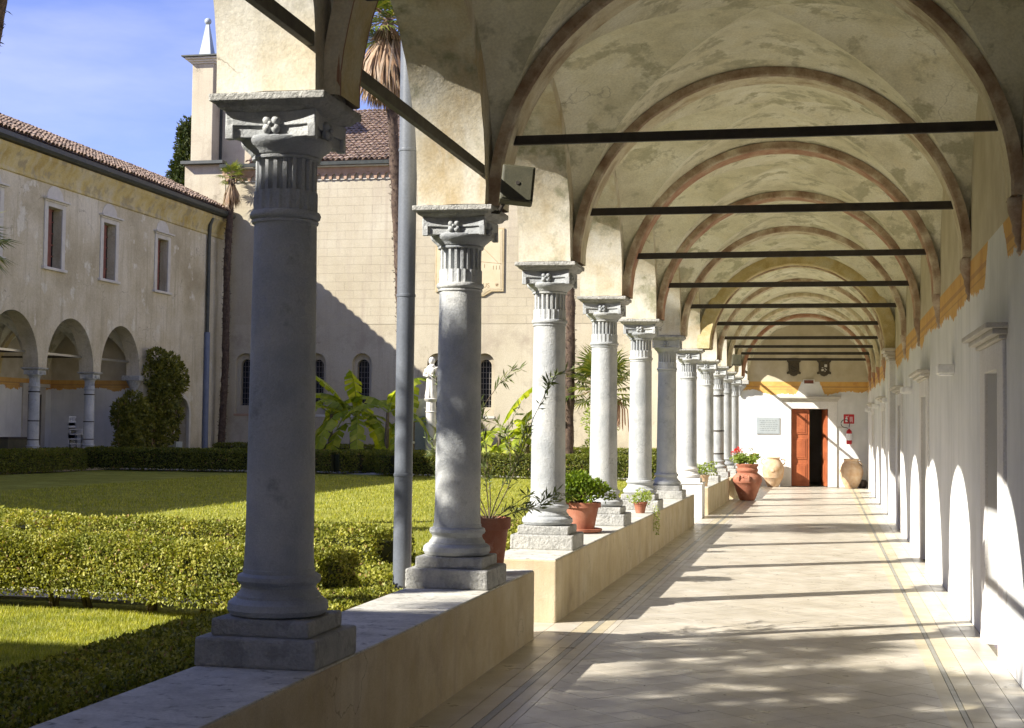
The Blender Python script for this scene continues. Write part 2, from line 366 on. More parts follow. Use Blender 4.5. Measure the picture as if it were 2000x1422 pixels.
#STRUCTURE
# ================================================================== STRUCTURE
LAWN = .20
COLX = -2.55
YS = [3.15, 6.6, 10.05, 13.5, 17.0, 20.5, 24.0, 27.9, 32.2, 35.5, 38.6, 41.8]
YEND = 45.0
SPR = 3.21
def swapxy(mb):
    mb.v = [(y, x, z) for x, y, z in mb.v]; mb.f = [f[::-1] for f in mb.f]; return mb
def arch_wall(mb, x0, x1, ya, yb, zs, r, ztop, n=28, yc=None, sub=4, rz=None):
    yc = (ya+yb)/2 if yc is None else yc; rz = rz or r
    A = [(yc-r*math.cos(math.pi*i/n), zs+rz*math.sin(math.pi*i/n)) for i in range(n+1)]
    T = [(ya+(yb-ya)*i/n, ztop) for i in range(n+1)]
    for x, fl in ((x0, False), (x1, True)):
        vs = [(x, *p) for p in A]+[(x, *p) for p in T]+[(x, ya, zs), (x, yb, zs)]
        fs = [(i, i+1, n+1+i+1, n+1+i) for i in range(n)]+[(2*n+2, 0, n+1), (n, 2*n+3, 2*n+1)]
        mb.add(vs, [f[::-1] for f in fs] if not fl else fs)
    vs = []; fs = []
    for j in range(sub+1):
        x = x0+(x1-x0)*j/sub; vs += [(x, *p) for p in A]
    for j in range(sub):
        for i in range(n): fs.append((j*(n+1)+i, j*(n+1)+i+1, (j+1)*(n+1)+i+1, (j+1)*(n+1)+i))
    mb.add(vs, fs)
    mb.add([(x0, ya, zs), (x1, ya, zs), (x1, yc-r, zs), (x0, yc-r, zs)], [(0, 1, 2, 3)])
    mb.add([(x0, yc+r, zs), (x1, yc+r, zs), (x1, yb, zs), (x0, yb, zs)], [(0, 1, 2, 3)])
    return mb
def vault_mesh(xc, hx, yc, hy, zs, Hc, Hr, Hl, n=18):
    mb = MB()
    for (dx, dy, He, Hs) in ((0, 1, Hr, 0), (0, -1, Hr, 0), (1, 0, Hl, 0), (-1, 0, Hl, 0)):
        vs = []; fs = []
        for i in range(n+1):
            t = math.sin(math.pi/2*i/n); zg = Hc*math.sqrt(max(0, 1-t*t))*(1-.045*math.sin(math.pi*t)); rd = Hc+(He-Hc)*t*t
            for j in range(-n, n+1):
                s = math.sin(math.pi/2*j/n)
                z = zs+math.sqrt(max(0, zg*zg+(rd*rd-zg*zg)*(1-s*s)))
                if dy: x, y = xc+s*t*hx, yc+dy*t*hy
                else: x, y = xc+dx*t*hx, yc+s*t*hy
                k = .011*noise.noise(Vector((x*1.7, y*1.7, z*1.7)))+.005*noise.noise(Vector((x*6, y*6, z*6)))
                vs.append((x, y, z+k*min(1, (1-abs(s))*8)*min(1, t*6)*min(1, (1-t)*8)))
        w = 2*n+1
        for i in range(n):
            for j in range(2*n): fs.append((i*w+j, i*w+j+1, (i+1)*w+j+1, (i+1)*w+j))
        mb.add(vs, fs)
    return mb
def rib_mesh(xc, a, b, y0, y1, zs, th=.088, n=48, mats=(0, 1), flare=0):
    mb = MB(); st = []
    for i in range(n+1):
        t = math.pi*i/n; c, s = math.cos(t), math.sin(t)
        w = noise.noise(Vector((y0, i*.5, 0)))*.006
        st.append(((xc-(a+w)*c, zs+(b+w)*s), (xc-(a+th)*c, zs+(b+th)*s)))
    ch = .018
    for i in range(n):
        (p, q), (p1, q1) = st[i], st[i+1]
        mb.m = mats[1]
        mb.add([(p[0], y0+ch, p[1]), (p1[0], y0+ch, p1[1]), (p1[0], y1-ch, p1[1]), (p[0], y1-ch, p[1])], [(0, 1, 2, 3)])
        mb.m = mats[0]
        e = lambda P, Q: (P[0]+(Q[0]-P[0])*ch/th, P[1]+(Q[1]-P[1])*ch/th)
        f0, f1 = e(p, q), e(p1, q1)
        for (ya, yb, d) in ((y0+ch, y0, 1), (y1-ch, y1, -1)):
            mb.add([(p[0], ya, p[1]), (f0[0], yb, f0[1]), (f1[0], yb, f1[1]), (p1[0], ya, p1[1])], [(0, 1, 2, 3)[::d]])
            mb.add([(f0[0], yb, f0[1]), (q[0], yb, q[1]), (q1[0], yb, q1[1]), (f1[0], yb, f1[1])], [(0, 1, 2, 3)[::d]])
    return mb

# ---------------- ground
def sheet(name, x0, x1, y0, y1, z, mat, kind='structure', d=.3):
    o = MB().box(x0, x1, y0, y1, z-d, z).build(name, mat); tag(o, kind=kind); return o
gd = MB(); gz = LAWN-.03
for a in ((-700, -2.86, -300, 1200), (2.6, 700, -6, 1200), (-2.86, 700, -300, -45), (30, 700, -45, -6), (-2.86, 2.6, YEND+5, 1200)):
    gd.add([(a[0], a[2], gz), (a[1], a[2], gz), (a[1], a[3], gz), (a[0], a[3], gz)], [(0, 1, 2, 3)])
tag(gd.build('ground', 'bare_ground'), kind='structure')
mb = MB(); nx, ny = 60, 100
vs = []; fs = []
for j in range(ny+1):
    for i in range(nx+1):
        x = -22.4+(-2.86+22.4)*i/nx; y = .5+(52.0-.5)*j/ny
        vs.append((x, y, LAWN+.012*noise.noise(Vector((x*.5, y*.5, 0)))))
for j in range(ny):
    for i in range(nx): q = j*(nx+1)+i; fs.append((q, q+1, q+nx+2, q+nx+1))
mb.add(vs, fs); o = mb.build('lawn', 'lawn_ground', smooth=60); tag(o, kind='structure')
for nm, a in (('gravel_path', (-22.4, -3.95, 10.95, 11.9)), ('gravel_path', (-22.4, -3.0, 42.6, 46.5)), ('gravel_path', (-3.95, -2.86, 28, 45))):
    o = MB().box(a[0], a[1], a[2], a[3], LAWN-.06, LAWN+.022).build(nm, 'gravel'); tag(o, kind='structure')

# ---------------- gallery floor with laid slabs
fl = MB().box(-2.86, 1.30, -6, YEND+.02, -.4, -.006).build('floor', 'floor_joint'); tag(fl, kind='structure'); ORG[fl.name] = Vector()
G = .0045
def clip(poly, x0, x1):
    for s, X in ((1, x0), (-1, x1)):
        out = []
        for i in range(len(poly)):
            a, b = poly[i], poly[(i+1) % len(poly)]; ia, ib = s*(a[0]-X) >= 0, s*(b[0]-X) >= 0
            if ia: out.append(a)
            if ia != ib:
                t = (X-a[0])/(b[0]-a[0]); out.append((X, a[1]+(b[1]-a[1])*t))
        poly = out
    return poly
def shared(cache, key, fn, name, parent, loc, mat):
    if key not in cache: cache[key] = fn().build(name, mat, parent=None).data; bpy.data.objects.remove(bpy.data.objects[[o for o in bpy.data.objects if o.data == cache[key]][0].name])
    o = bpy.data.objects.new(name, cache[key]); C.objects.link(o); o.parent = parent; o.location = loc; return o
TC = {}
FX0, FX1, DG = -1.70, .70, .30
def tile_poly(kind):
    h_ = DG/2-.0022
    p = {'full': [(-h_, 0), (0, -h_), (h_, 0), (0, h_)], 'left': [(0, -h_), (h_, 0), (0, h_)], 'right': [(-h_, 0), (0, -h_), (0, h_)]}[kind]
    return MB().prism(p, -.006, 0.)
far = MB()
count = 0
y = 6.2
j = 0
while y < YEND-.41:
    row = [FX0+DG/2+DG*k for k in range(8)] if j % 2 == 0 else [FX0]+[FX0+DG*k for k in range(1, 8)]+[FX1]
    for x in row:
        kd = 'left' if abs(x-FX0) < .01 else 'right' if abs(x-FX1) < .01 else 'full'
        zt = .0012*noise.noise(Vector((x*9, y*9, 3)))
        if y > 7.5 and count < 298:
            shared(TC, kd, lambda: tile_poly(kd), 'tile', fl, (x, y, zt), 'floor_cream'); count += 1
        else:
            m_ = tile_poly(kd); far.add([(a+x, b_+y, c_+zt) for a, b_, c_ in m_.v], m_.f)
    y += DG/2; j += 1
tag(far.build('tiles', 'floor_cream', fl), kind='stuff')
def strip(x0, x1, yl, mat, name, y0=6.0, zz=0., y1=YEND):
    y = y0; k = 0
    while y < y1-.05:
        yy = min(y1-.01, y+yl)
        shared(TC, (round(x1-x0, 3), round(yy-y, 3), mat), lambda: MB().box(0, x1-x0-G, 0, yy-y-G, -.006, 0.), name, fl, (x0, y, zz+.001*noise.noise(Vector((x0*9, y*3, 1)))), mat)
        y = yy; k += 1
strip(-2.24, -2.02, .82, 'floor_cream', 'border_slab')
strip(-2.02, -1.90, 1.6, 'floor_yellow', 'border_strip')
strip(-1.90, -1.85, 3.2, 'floor_grey', 'inlay_strip')
strip(-1.85, -1.76, 1.6, 'floor_yellow', 'border_strip', 5.6)
strip(-1.76, -1.70, 3.2, 'floor_cream', 'border_strip')
strip(.70, .79, 1.6, 'floor_yellow', 'border_strip')
strip(.79, .825, 3.2, 'floor_grey', 'inlay_strip')
strip(.825, .95, 1.6, 'floor_yellow', 'border_strip', 5.6)
strip(.95, 1.12, .82, 'floor_cream', 'border_slab')
strip(1.12, 1.26, .82, 'floor_cream', 'border_slab', 5.7)
MB().box(-2.86, 1.30, -6, 5.5, -.006, 0.).build('threshold_slab', 'floor_cream', parent=fl)
for yy, yz in ((11.34, 12.27), (25.73, 28.88), (35.31, 35.99)):
    MB().box(-2.85, -2.245, yy, yz, -.006, .0).build('threshold_slab', 'floor_cream', parent=fl)

# ---------------- gallery building
gal = thing('cloister_gallery', 'vaulted cloister gallery around the viewer, with plastered arches, ochre frieze and iron tie rods', 'building', (0, 20, 0))
XC, HX = -.525, 1.785
ally = [-3.75, -.3]+YS+[YEND+.02]
for i in range(len(ally)-1):
    ya, yb = ally[i], ally[i+1]; r = (yb-ya)/2-.27
    n = 36 if yb < 20 else 24
    arch_wall(MB(), -2.80, -2.31, ya, yb, SPR, r, 5.4, n=n, sub=6, rz=1.45 if yb < 44 else 1.35).build('arcade_arch', 'arch_plaster', gal, smooth=35, rough=.006)
    hy = (yb-ya)/2-.005
    vault_mesh(XC, HX, (ya+yb)/2, hy, SPR, 1.87, 1.76, 1.56).build('vault', 'vault_plaster', gal, smooth=40)
styles = {2: ('rib_brown', 'rib_ochre'), 3: ('rib_brown', 'rib_ochre'), 4: ('rib_brown', 'rib_red'), 5: ('rib_brown', 'rib_red'), 6: ('rib_brown', 'rib_ochre'),
          8: ('rib_brown', 'rib_ochre'), 9: ('rib_ochre', 'rib_ochre'), 10: ('rib_ochre', 'rib_ochre'), 11: ('rib_red', 'rib_red')}
for i, yk in enumerate(YS):
    st = styles.get(i, ('rib_brown', 'rib_ochre'))
    if i == 7:
        rib_mesh(XC, 1.60, 1.58, yk-.30, yk+.30, SPR, th=.25).build('rib', ('rib_yellow', 'rib_yellow'), gal, smooth=30)
        rib_mesh(XC, 1.57, 1.55, yk-.06, yk+.06, SPR, th=.1).build('rib', ('rib_brown', 'rib_yellow'), gal, smooth=30)
    elif i == 1:
        rib_mesh(XC, 1.71, 1.685, yk-.165, yk+.165, SPR).build('rib', ('rib_ochre', 'rib_yellow'), gal, smooth=30)
        # painted red border strips on the first rib's soffit
        for a0, a1 in ((yk-.16, yk-.125), (yk+.125, yk+.16)):
            rib_mesh(XC, 1.706, 1.681, a0, a1, SPR, th=.02).build('painted_border', ('rib_red', 'rib_red'), gal, smooth=30)
    else:
        rib_mesh(XC, 1.71, 1.685, yk-.165, yk+.165, SPR).build('rib', st, gal, smooth=30)
    if i >= 1:
        xa, xb = (-2.19, 1.16) if i != 7 else (-2.1, 1.05)
        MB().box(xa, xb, yk-.022, yk+.022, 3.665+(.035 if i == 1 else 0), 3.735+(.035 if i == 1 else 0)).build('tie_rod', 'dark_iron', gal, bevel=.004, rough=.006)
    for xp in ((xa if i >= 1 else -2.19), (xb if i >= 1 else 1.16)) if i >= 1 else ():
        MB().box(xp-.012, xp+.012, yk-.05, yk+.05, 3.645, 3.755).build('anchor_plate', 'dark_iron', gal, bevel=.004)
    if i != 7:
        MB().lathe([(.012, 2.83), (.03, 2.85), (.025, 2.88), (.045, 2.92), (.04, 2.95), (.055, 2.99), (.052, 3.03), (.072, 3.09), (.082, 3.12), (.088, 3.215)], (1.262, yk, 0), 14).build('corbel', 'rib_brown' if i < 8 else 'rib_red', gal, smooth=40, rough=.01)
for (ya, yb) in ((3.2, 6.6), (6.6, 10.05), (41.8, 45)):
    MB().box(-2.355, -2.315, ya+.25, yb-.25, 3.41, 3.48).build('tie_rod', 'rod_paint', gal, bevel=.004)
# pilaster with moulded cap on the right wall under the broad arch
MB().box(1.16, 1.262, 27.55, 28.25, 0, 2.98).build('pilaster', 'white_plaster', gal, bevel=.01)
p = MB()
for z0, z1, d in ((2.98, 3.03, .02), (3.03, 3.09, .05), (3.09, 3.15, .09), (3.15, 3.21, .12)): p.box(1.16-d, 1.263, 27.55-d, 28.25+d, z0, z1)
p.build('pilaster_cap', 'trim_stone', gal, bevel=.012)
# side wall with door openings
DOORS = [(11.2, 12.05), (19.0, 19.9), (25.2, 26.1), (32.4, 33.3), (39.4, 40.3)]
w = MB(); y = -6
for a, b in DOORS: w.box(1.26, 1.75, y, a, 0, 5.4); w.box(1.26, 1.75, a, b, 2.13, 5.4); y = b
w.box(1.26, 1.75, y, YEND+.3, 0, 5.4)
w.build('side_wall', 'side_wall_paint', gal)
for k, (a, b) in enumerate(DOORS):
    fw_ = .36 if k == 0 else .33
    f = MB(); f.box(1.235, 1.262, a-fw_, a, 0, 2.33); f.box(1.235, 1.262, b, b+fw_, 0, 2.33); f.box(1.235, 1.262, a, b, 2.13, 2.33)
    fr = f.build('door_frame', 'white_plaster', gal, bevel=.006)
    c = MB()
    for z0, z1, d in ((2.33, 2.36, .03), (2.36, 2.40, .08), (2.40, 2.44, .13)): c.box(1.235-d, 1.263, a-fw_-d, b+fw_+d, z0, z1)
    c.build('cornice', 'trim_stone', fr, bevel=.008)
    d = MB(); d.box(1.60, 1.64, a+.003, b-.003, .01, 2.128)
    lf = d.build('door_leaf', 'door_dark', gal)
    for z0, z1 in ((.15, .75), (.85, 1.35), (1.45, 2.0)):
        MB().box(1.585, 1.602, a+.12, b-.12, z0, z1).build('panel', 'door_dark', lf, bevel=.008)
# end wall with door opening
DX0, DX1, DH = -1.0, .09, 2.36
w = MB(); w.box(-3.5, DX0, YEND, YEND+.5, 0, 5.4); w.box(DX1, 1.262, YEND, YEND+.5, 0, 5.4); w.box(DX0, DX1, YEND, YEND+.5, DH, 5.4)
w.build('end_wall', 'end_wall_paint', gal)
MB().box(-4.9, -2.81, YEND+.5, 53.4, 0, 6.5).build('end_block', 'white_plaster', gal)
f = MB(); f.box(DX0-.27, DX0, YEND-.05, YEND+.002, 0, DH+.22); f.box(DX1, DX1+.27, YEND-.05, YEND+.002, 0, DH+.22); f.box(DX0, DX1, YEND-.05, YEND+.002, DH, DH+.22)
fr = f.build('door_frame', 'white_plaster', gal, bevel=.012)
c = MB()
for z0, z1, d in ((2.58, 2.62, .02), (2.62, 2.67, .06), (2.67, 2.73, .11)): c.box(DX0-.27-d, DX1+.27+d, YEND-.05-d, YEND+.003, z0, z1)
c.build('cornice', 'trim_stone', fr, bevel=.008)
MB().box(-3.4, 2.2, YEND+4.5, YEND+4.7, -.1, 4).build('inner_wall', 'trim_stone', gal)
MB().box(1.0, 1.2, YEND+.5, YEND+4.5, -.1, 4).build('inner_wall', 'door_dark', gal)
MB().box(-2.4, -2.2, YEND+.5, YEND+4.5, -.1, 4).build('inner_wall', 'door_dark', gal)
MB().box(-3.4, 2.2, YEND+.5, YEND+4.5, 3.0, 3.1).build('inner_ceiling', 'vault_plaster', gal)
MB().box(-3.4, 2.2, YEND+.02, YEND+4.5, -.1, -.002).build('inner_floor', 'floor_grey', gal)
# wood leaves: left one closed, right one swung inwards
def door_leaf(x0, x1, ang, hx, handle=False):
    lf = MB().box(x0, x1, YEND+.10, YEND+.15, .015, DH-.01).build('door_leaf', 'door_wood', gal, bevel=.006, local=False)
    for (xa, xb) in ((x0+.07, x1-.07),):
        for z0, z1 in ((.14, .70), (.82, 1.46), (1.58, 2.22)):
            MB().box(xa, xb, YEND+.082, YEND+.102, z0, z1).build('panel', 'door_wood', lf, bevel=.014)
            MB().box(xa+.05, xb-.05, YEND+.07, YEND+.084, z0+.05, z1-.05).build('panel', 'door_wood', lf, bevel=.01)
    if handle:
        hd = MB().tube([(x0+.05, YEND+.10, 1.0), (x0+.05, YEND+.04, 1.0), (x0+.17, YEND+.03, 1.0)], .011, 8); hd.box(x0+.035, x0+.065, YEND+.092, YEND+.10, .92, 1.08)
        hd.build('handle', 'steel', lf)
    return lf
a = door_leaf(DX0+.01, (DX0+DX1)/2-.005, 0, 0)
b = door_leaf((DX0+DX1)/2+.005, DX1-.01, 0, 0, True)
px, py = DX1-.01, YEND+.15
lx, ly = px-ORG[b.name].x, py-ORG[b.name].y
b.matrix_local = Matrix.Translation((lx, ly, 0)) @ Matrix.Rotation(R(-76), 4, 'Z') @ Matrix.Translation((-lx, -ly, 0))
# storey above and roof
MB().box(-2.80, 7, -6, YEND+.3, 5.402, 9.6).build('upper_storey', 'left_wall_plaster', gal)
rf = MB(); rf.add([(-3.3, -6, 9.6), (-3.3, YEND+.3, 9.6), (2, YEND+.3, 11.4), (2, -6, 11.4), (7.5, -6, 9.6), (7.5, YEND+.3, 9.6)], [(0, 3, 2, 1), (3, 4, 5, 2), (0, 1, 5, 4), (0, 4, 3), (1, 2, 5)])
rf.build('roof', 'tile_roof', gal)
tag(MB().box(-2.86, 30, -45, -6.01, -.1, -.02).build('bounce_ground', 'gravel'), kind='structure')  # unseen pale ground added behind the viewer to bounce sunlight into the vaults

# south wing behind the viewer (its eave throws the long shade over the nearest bay)
sw = thing('south_wing', 'plastered cloister wing with tiled roof closing the courtyard behind the viewer', 'building', (-13, -3, 0))
MB().box(-23.2, -2.86, -7, 0.02, 0, 9.7).build('wall', 'left_wall_plaster', sw)
rf = MB(); rf.add([(-23.2, .46, 9.85), (-2.9, .46, 9.85), (-2.9, -3.5, 11.2), (-23.2, -3.5, 11.2), (-2.9, -7.4, 9.85), (-23.2, -7.4, 9.85)], [(0, 1, 2, 3), (3, 2, 4, 5), (0, 5, 4, 1), (1, 4, 2), (0, 3, 5)])
rf.build('roof', 'tile_roof', sw)

# ---------------- low walls
def low_wall(label, y0, y1, x1=-2.24, step=1.72):
    t = thing('low_wall', label, 'low wall', (-2.55, (y0+y1)/2, 0), 'low walls between the columns')
    MB().box(-2.85, x1, y0, y1, -.05, .532).build('body', 'parapet_side', t, bevel=.012, rough=0)
    y = y0+.012
    while y < y1-.1:
        yy = min(y1-.012, y+step)
        MB().box(-2.842, x1-.008, y, yy-.004, .50, .540).build('coping_stone', 'parapet_top', t, bevel=.006)
        y = yy
low_wall('long ochre plastered low wall in the foreground carrying the shaded nearest column', -6, 11.33)
low_wall('ochre low wall starting beyond the first gap, with a bushy terracotta pot on it', 12.28, 25.72)
low_wall('short low wall beyond the white pedestal column, with a small pot of pale leaves', 28.88, 35.3)
low_wall('farthest low wall section, behind the large flowering jar', 36.0, YEND, -2.16)

# ---------------- columns
def column_proto(pedestal=False, bands=False):
    t = thing('column', 'x', 'column', (0, 0, 0), 'stone columns of the gallery arcade')
    p = MB()
    if pedestal:
        p.box(-.295, .295, -.295, .295, -.54, .10); p.box(-.31, .31, -.31, .31, .10, .135); p.box(-.25, .25, -.25, .25, .135, .215)
        p.build('pedestal', 'white_plaster', t, bevel=.012)
    else:
        p.box(-.295, .295, -.295, .295, .0, .135)
        o = p.build('plinth', 'rough_stone', t, bevel=.014, rough=.006)
        MB().box(-.24, .24, -.24, .24, .135, .215).build('plinth_step', 'rough_stone', t, bevel=.012, rough=.005)
    pr = [(.20, .213), (.225, .222), (.24, .245), (.236, .275), (.215, .293), (.20, .298), (.20, .31), (.185, .325), (.176, .345), (.182, .36), (.193, .366), (.20, .38), (.196, .40), (.182, .408), (.172, .412), (.172, .43), (.168, .433)]
    MB().lathe(pr, n=40).build('base', 'column_stone' if not pedestal else 'white_plaster', t, smooth=35, rough=.003)
    s = MB(); pts = []
    for i in range(15):
        u = i/14; r = .162-.012*u**1.6+(.006*(1-u*12) if u < .083 else 0)
        pts.append((r, .433+1.65*u))
    s.lathe(pts, n=40, rad=lambda r, a, z: r+.0025*noise.noise(Vector((math.cos(a)*2, math.sin(a)*2, z*3))))
    s.build('shaft', 'column_stone', t, smooth=35)
    if bands:
        for z in (.55, 1.10, 1.95): MB().lathe([(.15, z), (.169, z+.002), (.169, z+.032), (.15, z+.034)], n=32, cap=False).build('iron_band', 'dark_iron', t, smooth=30)
    MB().lathe([(.148, 2.08), (.158, 2.083), (.160, 2.094), (.152, 2.10), (.166, 2.108), (.170, 2.122), (.164, 2.138), (.148, 2.142)], n=40).build('astragal', 'column_stone', t, smooth=50, rough=.002)
    NF = 20
    def flute(r, a, z):
        ph = (a*NF/(2*math.pi)) % 1.; c = abs(ph-.5)*2      # 0 mid flute .. 1 arris
        if c > .58: return r
        if z < 2.235: return r-.004+.010*math.sqrt(max(0, 1-(c/.5)**2)) if c < .5 else r-.016
        return r-.020*math.sqrt(max(0, 1-(c/.58)**2))-.004
    MB().lathe([(.148, 2.14), (.148, 2.228), (.1475, 2.2345), (.1475, 2.236), (.147, 2.30), (.148, 2.372), (.150, 2.385)], n=NF*10, rad=flute, cap=False).build('fluted_neck', 'column_stone', t, smooth=30)
    MB().lathe([(.15, 2.383), (.162, 2.386), (.165, 2.396), (.158, 2.402), (.170, 2.408), (.172, 2.416), (.19, 2.432), (.208, 2.448), (.217, 2.465), (.216, 2.478), (.205, 2.485)], n=40).build('echinus', 'column_stone', t, smooth=50, rough=.003)
    # block with hollowed sides and stubby corner volutes
    cb = MB()
    def plan(half, dep, nn=7):
        P = []
        for q in range(4):
            a = q*math.pi/2; ca, sa = math.cos(a), math.sin(a)
            for k in range(nn):
                u = -1+2*k/(nn-1); X = half*(1 if abs(u) > .99 else 1)-dep*(math.cos(u*math.pi/2)); Y = u*half*.97
                P.append((X*ca-Y*sa, X*sa+Y*ca))
        return P
    cb.prism(plan(.212, .030), 2.470, 2.525); cb.prism(plan(.226, .030), 2.525, 2.592)
    for sx in (-1, 1):
        for sy_ in (-1, 1):
            cb.box(sx*.205-.020, sx*.205+.020, sy_*.205-.020, sy_*.205+.020, 2.462, 2.53)
    cb.build('capital_block', 'column_stone', t, bevel=.004, rough=.003)
    for q in range(4):
        fl_ = MB(); a = q*math.pi/2; ca, sa = math.cos(a), math.sin(a)
        for (u, v) in ((-.022, .018), (.022, .018), (-.022, -.022), (.022, -.022)):
            fl_.ball((.205*ca-u*sa, .205*sa+u*ca, 2.530+v), .019, 6, (1.15, 1.15, 1.25))
        fl_.ball((.226*ca, .226*sa, 2.530), .011, 5)
        fl_.build('rosette', 'column_stone', t, smooth=80)
    ab = MB()
    prof = [(.205, 2.588), (.222, 2.596), (.252, 2.606), (.262, 2.622), (.270, 2.628), (.286, 2.632), (.286, 2.668)]
    vs = [(sx*h_, sy_*h_, z) for h_, z in prof for sx, sy_ in ((-1, -1), (1, -1), (1, 1), (-1, 1))]; fs = [(3, 2, 1, 0)]
    for j in range(len(prof)-1):
        for i in range(4): fs.append((j*4+i, j*4+(i+1) % 4, j*4+4+(i+1) % 4, j*4+4+i))
    k = (len(prof)-1)*4; fs.append((k, k+1, k+2, k+3)); ab.add(vs, fs)
    ab.build('abacus', 'rough_stone', t, bevel=.006, rough=.004)
    return t
protos = {'a': column_proto(), 'p': column_proto(pedestal=True), 'b': column_proto(bands=True)}
used = set()
def place_column(kind, x, y, z, label, group='stone columns of the gallery arcade'):
    o = protos[kind] if kind not in used else copy_tree(protos[kind])
    used.add(kind); o.location = (x, y, z); o['label'] = label; o['group'] = group; return o
CL = {0: 'unseen arcade column beside the viewer, just outside the picture on the left',
      1: 'nearest stone column, large and fully in blue shade above its sunny pier', 2: 'second column, sunlit capital and dappled palm shade on its shaft, speaker above it',
      3: 'third column, bright white shaft rising beside the bushy terracotta pot', 4: 'fourth column, bright shaft just beyond the bushy terracotta pot',
      5: 'fifth column with cracked grey white shaft, fan palm seen on its left', 6: 'sixth column, blue shade down its left side, before the white pedestal column',
      7: 'white column standing on a tall pedestal that reaches the floor', 8: 'eighth column, white, right behind the small pot of pale leaves',
      9: 'ninth column, ringed with dark iron bands', 10: 'tenth column, plain grey, just beyond the iron banded one', 11: 'last slender column before the end wall'}
for i, yk in enumerate(YS):
    place_column({7: 'p', 9: 'b'}.get(i, 'a'), COLX, yk, .54, CL[i])
place_column('a', COLX, -.3, .54, 'unseen arcade column behind the viewer at the corner of the courtyard')
# half capital against the end wall
o = thing('wall_corbel', 'pale stone corbel capital where the arcade meets the end wall', 'corbel', (-2.55, 45, 3))
MB().lathe([(.03, 2.74), (.06, 2.80), (.06, 2.84), (.11, 2.93), (.2, 3.03), (.2, 3.08)], (-2.55, 44.93, 0), 16).build('bracket', 'column_stone', o, smooth=40)
MB().box(-2.83, -2.27, 44.7, 44.998, 3.09, 3.205).build('abacus', 'rough_stone', o, bevel=.01)
# ================================================================== LEFT WING
lw = thing('courtyard_wing', 'weathered two storey cloister wing on the left with ochre cornice, tall windows and three arches', 'building', (-23.2, 27, 0))
LX0, LX1 = -23.7, -23.2
LC = [43.45-3.38*k for k in range(0, 13)][::-1]           # columns
LEND = 46.72
bays = list(zip(LC[:-1], LC[1:]))+[(LC[-1], LEND)]
for ya, yb in bays[-7:]:
    arch_wall(MB(), LX0, LX1, ya, yb, 3.34, (yb-ya)/2-.24, 5.4, n=24, rz=1.62).build('arcade_arch', 'left_wall_plaster', lw, smooth=35)
MB().box(LX0, LX1, -7, bays[-7][0], 0, 5.4).build('wall', 'left_wall_plaster', lw)
w = MB(); w.box(LX0, LX1, LEND, 49.26, 0, 5.4); w.box(LX0, LX1, 50.54, 53.5, 0, 5.4)
arch_wall(w, LX0, LX1, 49.26, 50.54, 2.05, .638, 5.4, n=16)
w.build('wall', 'left_wall_plaster', lw)
sr = MB()
for i in range(16):
    a0, a1 = math.pi*i/16, math.pi*(i+1)/16
    q = [(49.9-r*math.cos(a), 2.05+r*math.sin(a)) for r, a in ((.60, a0), (.60, a1), (.74, a1), (.74, a0))]
    sr.prism(q[::-1], -23.28, -23.17, 'x')
sr.box(-23.28, -23.17, 49.16, 49.30, 0, 2.05); sr.box(-23.28, -23.17, 50.50, 50.64, 0, 2.05)
sr.build('door_surround', 'trim_stone', lw)
MB().box(-23.62, -23.58, 49.27, 50.53, 0, 2.7).build('door_leaf', 'glass_dark', lw)
WY = [40.55, 44.05, 48.0, 37.05, 33.5]
w = MB(); y = -7
for c in sorted(WY):
    w.box(LX0, LX1, y, c-.42, 5.4, 9.6); w.box(LX0, LX1, c-.42, c+.42, 5.4, 6.42); w.box(LX0, LX1, c-.42, c+.42, 8.28, 9.6); y = c+.42
w.box(LX0, LX1, y, 53.5, 5.4, 9.6)
w.build('upper_wall', 'left_wall_plaster', lw)
wproto = None
for c in WY:
    f = MB(); X0, X1 = -23.215, -23.16
    f.box(X0, X1, c-.62, c-.42, 6.42, 8.42); f.box(X0, X1, c+.42, c+.62, 6.42, 8.42); f.box(X0, X1, c-.42, c+.42, 8.28, 8.42)
    fr = f.build('window', 'trim_stone', lw, bevel=.01)
    MB().box(-23.3, -23.10, c-.70, c+.70, 6.33, 6.42).build('sill', 'trim_stone', fr, bevel=.015)
    h = MB(); h.box(-23.205, -23.12, c-.66, c+.66, 8.42, 8.47); h.box(-23.205, -23.04, c-.72, c+.72, 8.47, 8.53)
    h.build('hood', 'trim_stone', fr, bevel=.01)
    lun = [(c+.5*math.cos(math.pi*i/10), 8.53+.42*math.sin(math.pi*i/10)) for i in range(11)]
    MB().prism(lun, -23.21, -23.185, 'x').build('lunette', 'trim_stone', fr)
    s = MB(); s.box(-23.52, -23.48, c-.42, c+.42, 6.42, 8.28); s.build('pane', 'glass_dark', fr)
    s = MB()
    s.box(-23.47, -23.40, c-.06, c+.19, 6.44, 8.26)
    for k in (-.41, -.06): s.box(-23.48, -23.42, c+k, c+k+.06, 6.43, 8.27)
    for k in range(6): s.box(-23.48, -23.455, c-.41, c+.41, 6.45+.355*k, 6.485+.355*k)
    s.build('frame', 'window_wood', fr)
    MB().box(-23.46, -23.24, c-.415, c-.385, 6.45, 8.26).build('shutter', 'window_wood', fr)
